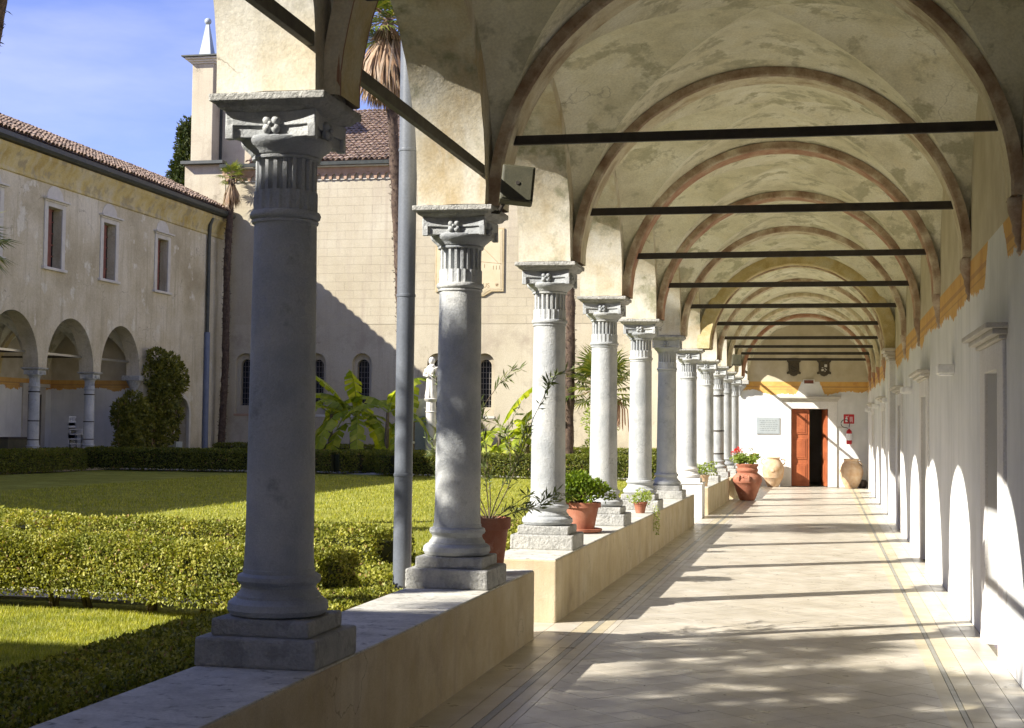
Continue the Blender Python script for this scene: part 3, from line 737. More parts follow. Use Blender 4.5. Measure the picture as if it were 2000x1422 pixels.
# cornice, gutter, roof
c = MB(); pf = [(-23.2, 8.95), (-23.14, 8.97), (-23.14, 9.05), (-23.17, 9.1), (-23.12, 9.3), (-23.0, 9.5), (-22.93, 9.6), (-22.93, 9.72), (-23.2, 9.72)]
c.prism([(x, z) for x, z in pf], 20, 53.3, 'y'); c.build('cornice', 'ochre_cornice', lw, smooth=30)
c = MB(); pf = [(-22.95, 9.75), (-22.76, 9.75), (-22.68, 9.82), (-22.68, 9.95), (-22.95, 9.95)]
c.prism(pf, -7, 53.3, 'y').build('gutter', 'dark_gutter', lw)
EX, EZ, RX, RZ = -22.9, 10.02, -26.6, 11.75
rf = MB(); rf.add([(EX, -7, EZ), (EX, 53.5, EZ), (RX, 53.5, RZ), (RX, -7, RZ), (-30, -7, 9.9), (-30, 53.5, 9.9)], [(0, 1, 2, 3), (3, 2, 5, 4), (0, 4, 5, 1), (1, 5, 2), (0, 3, 4)])
rf.build('roof', 'tile_roof', lw)
def tile_mesh(axis):
    """one half-round clay tile lying along the slope, local origin at its lower end; axis: local x runs up the slope"""
    mb = MB(); Lt, n = .46, 6
    vs = []
    for s, r, z in ((0, .105, .012), (Lt, .082, 0)):
        for i in range(n+1):
            a = math.pi*i/n; vs.append((s, -r*math.cos(a), z+r*math.sin(a)))
    for s, r, z in ((0, .088, .012),):
        for i in range(n+1):
            a = math.pi*i/n; vs.append((s, -r*math.cos(a), z+r*math.sin(a)))
    fs = [(i, i+1, n+1+i+1, n+1+i) for i in range(n)]+[(2*(n+1)+i, 2*(n+1)+i+1, i+1, i) for i in range(n)]
    mb.add(vs, fs); return mb
tile_me = tile_mesh(0).build('tile', 'tile_roof', None, smooth=60); TM = tile_me.data; bpy.data.objects.remove(tile_me)
pmat('tile_single', [(.24, .165, .115), (.36, .25, .175), (.46, .35, .26)], 2.3, .9, .5, 30, blot=(.13, .10, .08), bscl=4)
TM.materials.clear(); TM.materials.append(M['tile_single'])
def roof_tiles(parent, origin, updir, along, ncol, ncrs, pitch, crs, parts_crs, filt=None):
    O = Vector(origin); U = Vector(updir).normalized(); A = Vector(along).normalized(); N = U.cross(A).normalized()
    if N.z < 0: N = -N
    Y = N.cross(U)
    base_m = Matrix((( U.x, Y.x, N.x), (U.y, Y.y, N.y), (U.z, Y.z, N.z))).to_4x4()
    lv = np.array([v.co[:] for v in TM.vertices]); lf = [tuple(p.vertices) for p in TM.polygons]
    stuff = MB(); np_ = 0
    org = ORG[parent.name]
    for j in range(ncrs):
        for i in range(ncol):
            P = O+A*(i*pitch+random.uniform(-.008, .008))+U*(j*crs+random.uniform(-.025, .025))+N*(.02+random.uniform(0, .02))
            rot = base_m @ Matrix.Rotation(R(random.uniform(-3, 3)), 4, 'Z') @ Matrix.Rotation(R(3.2), 4, 'Y')
            if j < parts_crs and (filt is None or filt(P)) and np_ < 298:
                o = bpy.data.objects.new('tile', TM); C.objects.link(o); o.parent = parent; o.matrix_local = Matrix.Translation(P-org) @ rot; np_ += 1
            else:
                vs = [tuple((rot @ Vector(v))+P) for v in lv]; stuff.add(vs, lf)
    if stuff.v:
        o = stuff.build('tile_rows', 'tile_roof', parent, smooth=60); tag(o, kind='stuff')
roof_tiles(lw, (EX+.06, 30, EZ), (RX-EX, 0, RZ-EZ), (0, 1, 0), 107, 9, .22, .40, 9, lambda P: P.y > 35)
# inner gallery seen through the arches
MB().box(-30.2, -29.9, -7, 53.5, 0, 9.88).build('rear_wall', 'left_wall_plaster', lw)
MB().box(-27.0, -26.8, -7, 53.5, 0, 5.4).build('back_wall', 'far_gallery_paint', lw)
MB().box(-27.0, -23.21, LEND+.2, LEND+.4, 0, 5.4).build('cross_wall', 'far_gallery_paint', lw)
MB().box(-27.0, -23.21, -7, 53.5, .3, .54).build('inner_floor', 'floor_cream', lw)
for ya, yb in bays[-5:]:
    vault_mesh(-25.25, 1.55, (ya+yb)/2, (yb-ya)/2-.005, 3.3, 1.87, 1.76, 1.62, n=12).build('vault', 'vault_plaster', lw, smooth=40)
    rib_mesh(-25.25, 1.48, 1.68, ya-.14, ya+.14, 3.3).build('rib', ('rib_ochre', 'rib_yellow'), lw, smooth=30)
    MB().box(-26.75, -23.75, ya-.02, ya+.02, 3.8, 3.86).build('tie_rod', 'dark_iron', lw)
    MB().box(-23.62, -23.58, ya+.2, yb-.2, 3.78, 3.85).build('tie_rod', 'steel', lw)
f = MB(); f.box(-26.8, -26.74, 45.0, 45.3, .54, 2.9); f.box(-26.8, -26.74, 46.2, 46.45, .54, 2.9); f.box(-26.8, -26.74, 45.3, 46.2, 2.65, 2.9); f.box(-26.8, -26.66, 44.85, 46.6, 2.9, 3.02)
f.build('door_frame', 'trim_stone', lw)
MB().box(-26.79, -26.77, 45.3, 46.2, .54, 2.65).build('door_leaf', 'door_dark', lw)
f = MB(); f.box(-26.8, -26.74, 39.6, 39.85, .54, 2.9); f.box(-26.8, -26.74, 40.8, 41.05, .54, 2.9); f.box(-26.8, -26.74, 39.85, 40.8, 2.65, 2.9); f.box(-26.8, -26.66, 39.4, 41.2, 2.9, 3.02)
f.build('door_frame', 'trim_stone', lw)
MB().box(-26.79, -26.77, 39.85, 40.8, .54, 2.65).build('door_leaf', 'door_dark', lw)
MB().box(-23.75, -23.15, LEND-13.4, LEND, 0, .56).build('low_wall', 'parapet_side', lw)
LLAB = {0: 'left wing column farther right, iron banded white shaft between the second and third arch', 1: 'left wing column farther left, iron banded white shaft beside the first arch',
        2: 'left wing column just outside the picture edge, holding up the leftmost arch', 3: 'left wing column well outside the picture on the left'}
for k in range(4):
    o = place_column('b', -23.45, 43.45-3.38*k, .56, LLAB[k], 'iron banded columns of the left wing')
    o.scale = (1.05, 1.05, 1.04)
o = thing('wall_corbel', 'grey stone corbel under the last arch of the left wing, beside the tall climber', 'corbel', (-23.4, LEND-.3, 3))
MB().lathe([(.03, 2.55), (.08, 2.65), (.08, 2.75), (.14, 2.9), (.24, 3.1), (.26, 3.16)], (-23.45, LEND-.16, 0), 14).build('bracket', 'rough_stone', o, smooth=40)
MB().box(-23.8, -23.12, LEND-.42, LEND-.01, 3.16, 3.335).build('abacus', 'rough_stone', o, bevel=.015)

# ---------------- downpipes
o = thing('wall_downpipe', 'dark drainpipe on the left wing by the corner, blue grey in its lower half', 'drainpipe', (-23.1, 51.8, 0))
MB().tube([(-22.95, 51.75, 9.6), (-23.05, 51.75, 9.3), (-23.1, 51.8, 8.8), (-23.1, 51.8, 5.2)], .07, 12).build('upper_pipe', 'dark_gutter', o, smooth=60)
MB().tube([(-23.1, 51.8, 5.2), (-23.1, 51.8, .2)], .11, 12).build('lower_pipe', 'blue_pipe', o, smooth=60)
o = thing('garden_downpipe', 'thick grey drainpipe standing in the hedge between the two nearest columns', 'drainpipe', (-3.05, 10.38, .2))
MB().tube([(-3.05, 10.38, .15), (-3.05, 10.38, 9.5)], .0675, 32).build('pipe', 'pipe_paint', o, smooth=60)
for z in (1.30, 2.63, 3.72): MB().lathe([(.066, z-.012), (.0715, z-.01), (.0725, z), (.0715, z+.01), (.066, z+.012)], (-3.05, 10.38, 0), 32).build('joint_collar', 'pipe_paint', o, smooth=50)

# ================================================================== CHURCH
ch = thing('church', 'tall pale stone church beyond the courtyard, with tiled roof and small arched windows', 'building', (-12, 55, 0))
CY = 53.5
WX = [-22.25, -19.30, -17.45, -14.45, -12.60]
w = MB(); x = -24.5
w2 = MB()
for c in WX:
    w.box(CY, CY+.8, x, c-.5, 2.1, 5.0)
    arch_wall(w, CY, CY+.45, c-.5, c+.5, 4.10, .39, 5.0, n=16)
    w.box(CY, CY+.45, c-.5, c-.39, 2.1, 4.10); w.box(CY, CY+.45, c+.39, c+.5, 2.1, 4.10)
    x = c+.5
w.box(CY, CY+.8, x, 3, 2.1, 5.0); w.box(CY, CY+.8, -24.5, 3, -.2, 2.1); w.box(CY, CY+.8, -24.5, 3, 5.0, 11.75)
swapxy(w).build('wall', 'church_wall_plaster', ch, smooth=30)
for c in WX:
    s = MB(); s.box(CY+.20, CY+.46, c-.45, c-.24, 2.1, 4.02); s.box(CY+.20, CY+.46, c+.24, c+.45, 2.1, 4.02); s.box(CY+.20, CY+.46, c-.24, c+.24, 2.1, 2.45)
    arch_wall(s, CY+.20, CY+.46, c-.45, c+.45, 4.02, .24, 4.62, n=14)
    win = swapxy(s).build('window', 'church_wall_plaster', ch, smooth=30)
    MB().box(c-.3, c+.3, CY+.42, CY+.43, 2.4, 4.4).build('pane', 'glass_dark', win)
    g = MB()
    for k in range(9): g.box(c-.245, c+.245, CY+.36, CY+.375, 2.5+.21*k, 2.52+.21*k)
    for k in (-.12, 0, .12): g.box(c+k-.008, c+k+.008, CY+.355, CY+.37, 2.45, 4.25)
    g.build('grille', 'grid_metal', win)
    MB().box(c-.42, c+.42, CY-.03, CY+.2, 2.03, 2.12).build('sill', 'brick' if c < -22 else 'trim_stone', win)
# stone blocks proud of pale mortar
BW, BH = .72, .33
MB().box(-22.9, .5, CY-.006, CY+.01, 5.62, 11.25).build('mortar_bed', 'mortar', ch)
BM = {}
def blk(wd):
    return MB().box(.003, wd-.003, -.004, .0, .003, BH-.003)
nb = 0; blocks = []
for rI in range(17):
    z = 11.22-BH*(rI+1); x = -22.88+(0 if rI % 2 else -BW/2); xs = []
    while x < .4:
        a, b = max(x, -22.88), min(x+BW, .45)
        if b-a > .15: blocks.append((abs((a+b)/2+18), a, b, z))
        x += BW
blocks.sort(key=lambda t: t[0]+ (30 if not (-22.9 < t[1] < -7) else 0))
st = MB()
for q, (_, a, b, z) in enumerate(blocks):
    if q < 295:
        o = shared(BM, round(b-a, 2), lambda: blk(b-a), 'stone_block', ch, (a+12, CY-.008-55, z), 'church_block')
    else: st.box(a+.006, b-.006, CY-.0115, CY-.008, z+.006, z+BH-.006)
if st.v: tag(st.build('stone_blocks', 'church_block', ch), kind='stuff')
# cornice: brick band, little arches, gutter
MB().box(-23.3, 1, CY-.12, CY+.01, 11.52, 11.72).build('brick_band', 'brick', ch)
MB().box(-23.3, 1, CY-.06, CY-.028, 11.24, 11.27).build('string_course', 'trim_stone', ch)
DM = {}
def dentil():
    m_ = MB()
    m_.prism([(-.05, 0), (.05, 0), (.07, .16), (.15, .22), (.15, .27), (-.15, .27), (-.15, .22), (-.07, .16)], -.07, 0, 'y'); return m_
for k in range(76):
    shared(DM, 0, dentil, 'cornice_arch', ch, (-23.1+.305*k+12, CY-.028-55, 11.26), 'brick')
MB().box(-23.3, 1, CY-.30, CY+.01, 11.725, 11.76).build('eave_board', 'trim_stone', ch)
MB().prism([(CY-.44, 11.77), (CY-.30, 11.77), (CY-.30, 11.90), (CY-.46, 11.90)], -23.3, 1, 'x').build('gutter', 'dark_gutter', ch)
rf = MB(); rf.add([(-22.2, CY-.4, 11.88), (3, CY-.4, 11.88), (3, 61, 15.62), (-22.2, 61, 15.62), (3, 69, 11.9), (-22.2, 69, 11.9)], [(0, 1, 2, 3), (3, 2, 4, 5), (0, 3, 5), (1, 4, 2)])
rf.build('roof', 'tile_roof', ch)
roof_tiles(ch, (-22.1, CY-.44, 11.90), (0, 61-CY+.4, 15.62-11.88), (1, 0, 0), 107, 21, .22, .41, 21, lambda P: -19.9 < P.x < -16.2)
# taller west front rising behind, with corner turret
MB().box(-24.2, -22.3, CY+.75, 64, 11.76, 16.1).build('nave_wall', 'church_wall_plaster', ch)
rf = MB(); rf.add([(-24.4, CY+.6, 16.1), (-22.2, CY+.6, 16.8), (-22.2, 64, 16.8), (-24.4, 64, 16.1), (-24.4, CY+.6, 16.22), (-22.2, CY+.6, 16.95), (-22.2, 64, 16.95), (-24.4, 64, 16.22)], [(0, 1, 5, 4), (4, 5, 6, 7), (0, 3, 2, 1), (0, 4, 7, 3), (1, 2, 6, 5)])
rf.build('nave_roof', 'dark_gutter', ch)
MB().box(-24.72, -23.82, CY-.02, CY+.74, 12.12, 16.05).build('corner_pilaster', 'church_wall_plaster', ch, bevel=.02)
t = MB()
for z0, z1, d in ((16.05, 16.12, .06), (16.12, 16.2, .14), (16.2, 16.28, .24)): t.box(-24.72-d, -23.82+d, CY-.02-d, CY+.74+d, z0, z1)
t.build('pilaster_cap', 'trim_stone', ch, bevel=.02)
MB().box(-25.05, -23.45, CY-.38, CY+1.1, 16.285, 16.34).build('pilaster_flashing', 'dark_gutter', ch)
ob = MB(); ob.prism([(-24.60, CY+.06), (-23.94, CY+.06), (-23.94, CY+.70), (-24.60, CY+.70)], 16.34, 16.42)
k = len(ob.v); ob.add([(-24.52, CY+.12, 16.42), (-24.02, CY+.12, 16.42), (-24.02, CY+.62, 16.42), (-24.52, CY+.62, 16.42), (-24.33, CY+.31, 17.72), (-24.21, CY+.31, 17.72), (-24.21, CY+.43, 17.72), (-24.33, CY+.43, 17.72)], [(0, 1, 5, 4), (1, 2, 6, 5), (2, 3, 7, 6), (3, 0, 4, 7), (4, 5, 6, 7)])
ob.ball((-24.27, CY+.37, 17.86), .14, 10)
ob.build('obelisk', 'plaque_stone', ch, smooth=30)
MB().box(-25.0, -23.22, CY-.35, CY+.1, 11.98, 12.10).build('ledge', 'dark_gutter', ch)
MB().box(-24.95, -23.22, CY-.02, CY+.4, 9.9, 11.98).build('corner_wall', 'church_wall_plaster', ch)
MB().box(-23.80, -23.72, CY+.66, CY+.74, 12.1, 16.0).build('downpipe', 'dark_gutter', ch)
# ---------------- sundial
sdl = thing('sundial', 'cream sundial panel high on the church wall, half hidden by the second column', 'sundial', (-13.2, CY-.03, 7.9))
X0, X1, Z0, Z1 = -14.55, -11.87, 6.72, 9.25
def outline(d):
    return [(X0+d, Z0+.10+d), (X0+.45+d, Z0+.10+d), (X0+.60+d, Z0+.02+d), (X0+.78, Z0-.08+d), (X1-.78, Z0-.08+d), (X1-.60-d, Z0+.02+d), (X1-.45-d, Z0+.10+d), (X1-d, Z0+.10+d), (X1-d, Z1-d), (X0+d, Z1-d)]
MB().prism(outline(0), CY-.075, CY-.03, 'y').build('frame', 'sundial_frame', sdl, bevel=.02)
MB().prism(outline(.07), CY-.085, CY-.03, 'y').build('moulding', 'sundial_face', sdl, bevel=.012)
MB().prism(outline(.13), CY-.092, CY-.03, 'y').build('face', 'sundial_face', sdl)
def textmesh(s, x, y, z, size, parent, mat, rot=(90, 0, 0), name='lettering', ext=.002):
    cu = bpy.data.curves.new(name, 'FONT'); cu.body = s; cu.size = size; cu.extrude = ext; cu.align_x = 'CENTER'
    ob_ = bpy.data.objects.new('t', cu); C.objects.link(ob_); dg = bpy.context.evaluated_depsgraph_get()
    me = bpy.data.meshes.new_from_object(ob_.evaluated_get(dg)); bpy.data.objects.remove(ob_)
    me.materials.clear(); me.materials.append(M[mat]); o = bpy.data.objects.new(name, me); C.objects.link(o)
    g_ = ORG[parent.name]; o.parent = parent; o.location = (x-g_.x, y-g_.y, z-g_.z); o.rotation_euler = [R(a) for a in rot]; return o
textmesh('I', -12.62, CY-.094, 7.72, .22, sdl, 'ink'); textmesh('I I I', -12.16, CY-.094, 7.66, .22, sdl, 'ink'); textmesh('US', -12.55, CY-.094, 6.98, .24, sdl, 'ink')
ln = MB()
for p, q in (((-12.9, 7.98), (-11.98, 7.88)), ((-13.1, 8.9), (-12.1, 7.92)), ((-14.42, 7.3), (-13.5, 8.9)), ((-14.42, 7.1), (-13.2, 7.7))):
    ln.tube([(p[0], CY-.094, p[1]), (q[0], CY-.094, q[1])], .007, 5)
for cx_ in (-12.13, -14.30):
    for a in range(8): ln.tube([(cx_, CY-.094, 7.08), (cx_+.07*math.cos(a*.785), CY-.094, 7.08+.07*math.sin(a*.785))], .008, 4)
ln.build('hour_lines', 'ink', sdl)

# ---------------- statue on column, bench
so = thing('statue', 'pale stone statue of a robed woman with a child, on a fluted column', 'statue', (-12.65, 46.5, LAWN))
cx_, cy_ = -12.72, 46.4
p = MB(); p.box(cx_-.3, cx_+.3, cy_-.3, cy_+.3, LAWN, LAWN+.45); p.lathe([(.2, .65), (.24, .70), (.2, .78), (.17, .82), (.165, 2.15), (.19, 2.17), (.17, 2.2)], (cx_, cy_, 0), 24)
p.lathe([(.165, 2.2), (.16, 2.5), (.2, 2.54), (.24, 2.6), (.2, 2.62)], (cx_, cy_, 0), 40, rad=lambda r, a, z: r-(.012 if math.sin(a*14) > 0 and z < 2.51 else 0))
p.build('pedestal_column', 'statue_stone', so, smooth=35)
st = MB(); st.lathe([(.19, 2.62), (.20, 2.7), (.17, 3.0), (.15, 3.25), (.17, 3.45), (.19, 3.58), (.15, 3.68), (.07, 3.73), (.06, 3.76)], (cx_, cy_, 0), 40,
    rad=lambda r, a, z: r*(1+.09*math.sin(a*7+z*3)+.05*math.sin(a*13-z*5))*(1 if abs(math.sin(a)) > .7 else .95))
st.ball((cx_, cy_-.01, 3.85), .085, 8, (1, 1.05, 1.25)); st.ball((cx_, cy_+.03, 3.86), .11, 8, (1, .9, 1.25))
st.tube([(cx_+.17, cy_, 3.58), (cx_+.2, cy_-.08, 3.36), (cx_+.08, cy_-.2, 3.38)], [.06, .055, .04], 8)
st.tube([(cx_-.17, cy_, 3.58), (cx_-.22, cy_-.08, 3.38), (cx_-.05, cy_-.2, 3.34)], [.06, .055, .04], 8)
st.ball((cx_+.10, cy_-.20, 3.52), .085, 7, (1, .9, 1.4)); st.ball((cx_+.11, cy_-.2, 3.70), .055, 7); st.tube([(cx_+.14, cy_-.2, 3.58), (cx_+.30, cy_-.22, 3.66)], [.03, .02], 6)
st.build('figure', 'statue_stone', so, smooth=60)
o = thing('stone_block', 'small carved white stone block on a blue grey base beside the statue', 'stone block', (-13.15, 47, .2))
MB().box(-13.45, -12.9, 46.75, 47.2, LAWN, 2.02).build('base', 'plaque_stone', o, bevel=.02); MB().box(-13.40, -12.95, 46.72, 47.15, 2.02, 2.62).build('carved_top', 'statue_stone', o, rough=.03, bevel=.02)
o = thing('garden_bench', 'low curved legged stone bench behind the far hedge, beside the grey drainpipe', 'bench', (-13.75, 46, .2))
MB().box(-14.2, -13.2, 45.8, 46.25, 1.12, 1.2).build('seat', 'statue_stone', o, bevel=.02)
for x in (-14.0, -13.4): MB().prism([(x-.12, LAWN), (x+.12, LAWN), (x+.06, .6), (x+.12, 1.12), (x-.12, 1.12), (x-.06, .6)], 45.9, 46.15, 'y').build('leg', 'statue_stone', o, bevel=.01)
o = thing('electric_box', 'small white service box at the foot of the tall climber on the left wing', 'box', (-22.9, 48.7, .2))
MB().box(-23.0, -22.7, 48.45, 48.95, LAWN, 1.05).build('cabinet', 'plaque_stone', o, bevel=.015); MB().box(-22.71, -22.69, 48.50, 48.90, .3, 1.0).build('door', 'plaque_stone', o, bevel=.005)
# stacked chairs
for k in range(4):
    o = thing('stacking_chair', 'white plastic garden chair, %s of the stack in the left wing arcade' % ('bottom', 'second from the bottom', 'third from the bottom', 'topmost')[k], 'chair', (-24.3, 44.4, .56+.16*k), 'white plastic chairs stacked under the arcade')
    z = .54+.16*k
    MB().box(-24.55, -24.1, 44.2, 44.65, z+.42, z+.46).build('seat', 'lamp_white', o, bevel=.015)
    b = MB()
    for q in range(4): b.box(-24.60, -24.57, 44.22+.11*q, 44.28+.11*q, z+.44, z+.85)
    b.box(-24.61, -24.56, 44.2, 44.65, z+.82, z+.88); b.build('backrest', 'lamp_white', o)
    for sx in (-24.55, -24.13):
        for sy_ in (44.22, 44.62): MB().box(sx, sx+.03, sy_, sy_+.03, z, z+.42).build('leg', 'lamp_white', o)
o = thing('storage_chest', 'dark low chest half hidden behind the left wing column', 'chest', (-24.2, 40.2, .54))
MB().box(-24.6, -24.0, 39.6, 41.0, .54, 1.15).build('body', 'olive_paint', o, bevel=.02); MB().box(-24.62, -23.98, 39.58, 41.02, 1.15, 1.22).build('lid', 'dark_iron', o, bevel=.02)

# ================================================================== END WALL FITTINGS
E0 = YEND
o = thing('wall_plaque', 'grey blue inscribed marble plaque on the white end wall left of the door', 'plaque', (-1.69, E0, 1.8))
MB().box(-2.04, -1.34, E0-.03, E0+.0, 1.58, 2.09).build('frame', 'plaque_stone', o, bevel=.008); MB().box(-2.01, -1.37, E0-.034, E0-.0, 1.61, 2.06).build('slab', 'plaque_stone', o)
t = MB()
for r_ in range(6):
    x = -1.95+.03*(r_ % 2)
    while x < -1.46:
        l_ = random.uniform(.03, .09); t.box(x, x+l_, E0-.0365, E0-.033, 1.98-.06*r_, 1.988-.06*r_); x += l_+.02
t.build('inscription', 'olive_paint', o)
def cartouche(name, xc, label, quartered):
    o = thing(name, label, 'coat of arms', (xc, E0, 3.62), 'carved coats of arms on the end wall')
    def sym(P): return P+[(-x, z) for x, z in P[::-1]]
    out = sym([(0, .27), (.07, .26), (.12, .22), (.19, .24), (.215, .18), (.16, .13), (.165, -.02), (.155, -.12), (.215, -.16), (.20, -.22), (.13, -.20), (.09, -.25), (0, -.28)])
    MB().prism([(xc+x, 3.62+z) for x, z in out][::-1], E0-.06, E0, 'y').build('cartouche', 'shield_bronze', o, bevel=.018)
    sh = sym([(0, .17), (.11, .17), (.115, -.04), (.07, -.13), (0, -.18)])
    MB().prism([(xc+x, 3.62+z) for x, z in sh][::-1], E0-.085, E0-.04, 'y').build('shield', 'shield_bronze', o, bevel=.01)
    c = MB()
    if quartered:
        c.box(xc+.01, xc+.09, E0-.097, E0-.08, 3.62, 3.70); c.box(xc-.08, xc-.01, E0-.097, E0-.08, 3.50, 3.56)
        c.tube([(xc+.02, E0-.09, 3.58), (xc+.08, E0-.09, 3.53)], .012, 6); c.tube([(xc-.07, E0-.09, 3.60), (xc-.02, E0-.09, 3.60)], .012, 6)
        c.ball((xc+.03, E0-.09, 3.50), .018, 6)
    else:
        for d in (0, .07): c.add([(xc-.09, E0-.095, 3.68-d), (xc-.09, E0-.095, 3.645-d), (xc+.09, E0-.095, 3.53-d+.02), (xc+.09, E0-.095, 3.565-d+.02)], [(0, 1, 2, 3)])
        c.tube([(xc-.07, E0-.09, 3.50), (xc, E0-.09, 3.475), (xc+.07, E0-.09, 3.50)], .012, 6)
    c.build('charge', 'statue_stone' if quartered else 'dark_iron', o)
cartouche('coat_of_arms', -.93, 'dark carved coat of arms on the left, its shield crossed by a diagonal band', False)
cartouche('coat_of_arms', -.03, 'dark carved coat of arms on the right, its shield quartered with pale charges', True)
o = thing('exit_light', 'small dark red lamp box in a white frame above the end door', 'sign light', (-.48, E0, 3.17))
MB().box(-.65, -.31, E0-.05, E0, 3.10, 3.25).build('frame', 'lamp_white', o, bevel=.008); MB().box(-.62, -.34, E0-.056, E0-.04, 3.125, 3.225).build('lens', 'window_wood', o)
o = thing('fire_sign', 'red fire extinguisher sign with white symbols on the end wall', 'sign', (.70, E0, 2.07))
MB().box(.55, .86, E0-.012, E0, 1.92, 2.20).build('plate', 'sign_red', o)
s = MB(); s.box(.60, .665, E0-.015, E0-.011, 1.97, 2.09); s.lathe([(.001, E0-.015), (.02, E0-.015), (.02, E0-.011)], (.632, 0, 2.12), 10, axis='y', cap=False); s.tube([(.66, E0-.013, 2.11), (.69, E0-.013, 2.16)], .006, 5)
for q in range(3): s.box(.735+.03*q, .748+.03*q, E0-.015, E0-.011, 1.96+.03*(q % 2), 2.13)
s.build('symbols', 'sign_white', o)
o = thing('fire_extinguisher', 'red fire extinguisher with black hose and white label hung on the end wall', 'fire extinguisher', (.71, E0-.12, 1.5))
MB().lathe([(.06, 1.30), (.082, 1.32), (.082, 1.66), (.07, 1.71), (.03, 1.74), (.03, 1.77)], (.71, E0-.12, 0), 20).build('cylinder', 'sign_red', o, smooth=40)
MB().lathe([(.0835, 1.42), (.0835, 1.62)], (.71, E0-.12, 0), 20, cap=False).build('paper_label', 'sign_white', o, smooth=60)
v = MB(); v.box(.68, .74, E0-.15, E0-.09, 1.77, 1.82); v.box(.69, .83, E0-.13, E0-.11, 1.82, 1.835); v.box(.69, .84, E0-.13, E0-.11, 1.86, 1.872); v.build('valve', 'steel', o, bevel=.004)
MB().tube([(.71, E0-.14, 1.80)]+[(.60+.13*math.cos(a), E0-.15, 1.92+.12*math.sin(a)) for a in [math.radians(q) for q in range(-30, 300, 22)]]+[(.68, E0-.16, 1.78)], .011, 8).build('hose', 'hose_black', o, smooth=60)
o = thing('switch_plate', 'small cream nameplate beside the end door', 'plate', (.46, E0, 1.8))
MB().box(.37, .56, E0-.015, E0, 1.79, 1.83).build('plate', 'trim_stone', o, bevel=.003)
# wall lamps
LL = ['nearest white wall lamp box on the side wall, above the first sunlit arch shape', 'second white wall lamp box along the side wall, before the third door', 'white wall lamp box just past the wall pilaster', 'fourth white wall lamp box, near the end of the side wall', 'farthest white wall lamp box beside the end wall']
for k, y in enumerate((15.2, 22.4, 29.3, 35.9, 42.0)):
    o = thing('wall_lamp', LL[k], 'wall lamp', (1.2, y, 2.28), 'box uplights along the side wall')
    MB().box(1.10, 1.262, y-.16, y+.16, 2.25, 2.34).build('housing', 'lamp_white', o, bevel=.01); MB().box(1.12, 1.25, y-.14, y+.14, 2.235, 2.25).build('diffuser', 'lamp_white', o)
# loudspeakers
def speaker(x, y, z, label):
    o = thing('loudspeaker', label, 'loudspeaker', (x, y, z), 'olive loudspeakers on the arcade piers')
    MB().box(x-.115, x+.115, y-.06, y+.06, z-.13, z+.13).build('cabinet', 'olive_paint', o, bevel=.012)
    MB().box(x-.10, x+.10, y-.066, y-.058, z-.115, z+.115).build('grille', 'olive_paint', o, bevel=.003)
    MB().lathe([(.001, y-.072), (.014, y-.072), (.014, y-.06)], (x, 0, z), 12, axis='y', cap=False).build('badge', 'dark_iron', o)
    MB().tube([(x-.08, y+.05, z-.12), (x-.11, y+.12, z-.17), (x-.16, y+.15, z-.16)], .015, 6).build('bracket', 'dark_iron', o)
    o.rotation_euler = (R(-8), R(5), R(14)); return o
speaker(-2.09, 9.80, 3.335, 'olive square loudspeaker fixed beside the second column capital')
speaker(-2.08, 35.3, 3.36, 'small far loudspeaker fixed above the iron banded column')
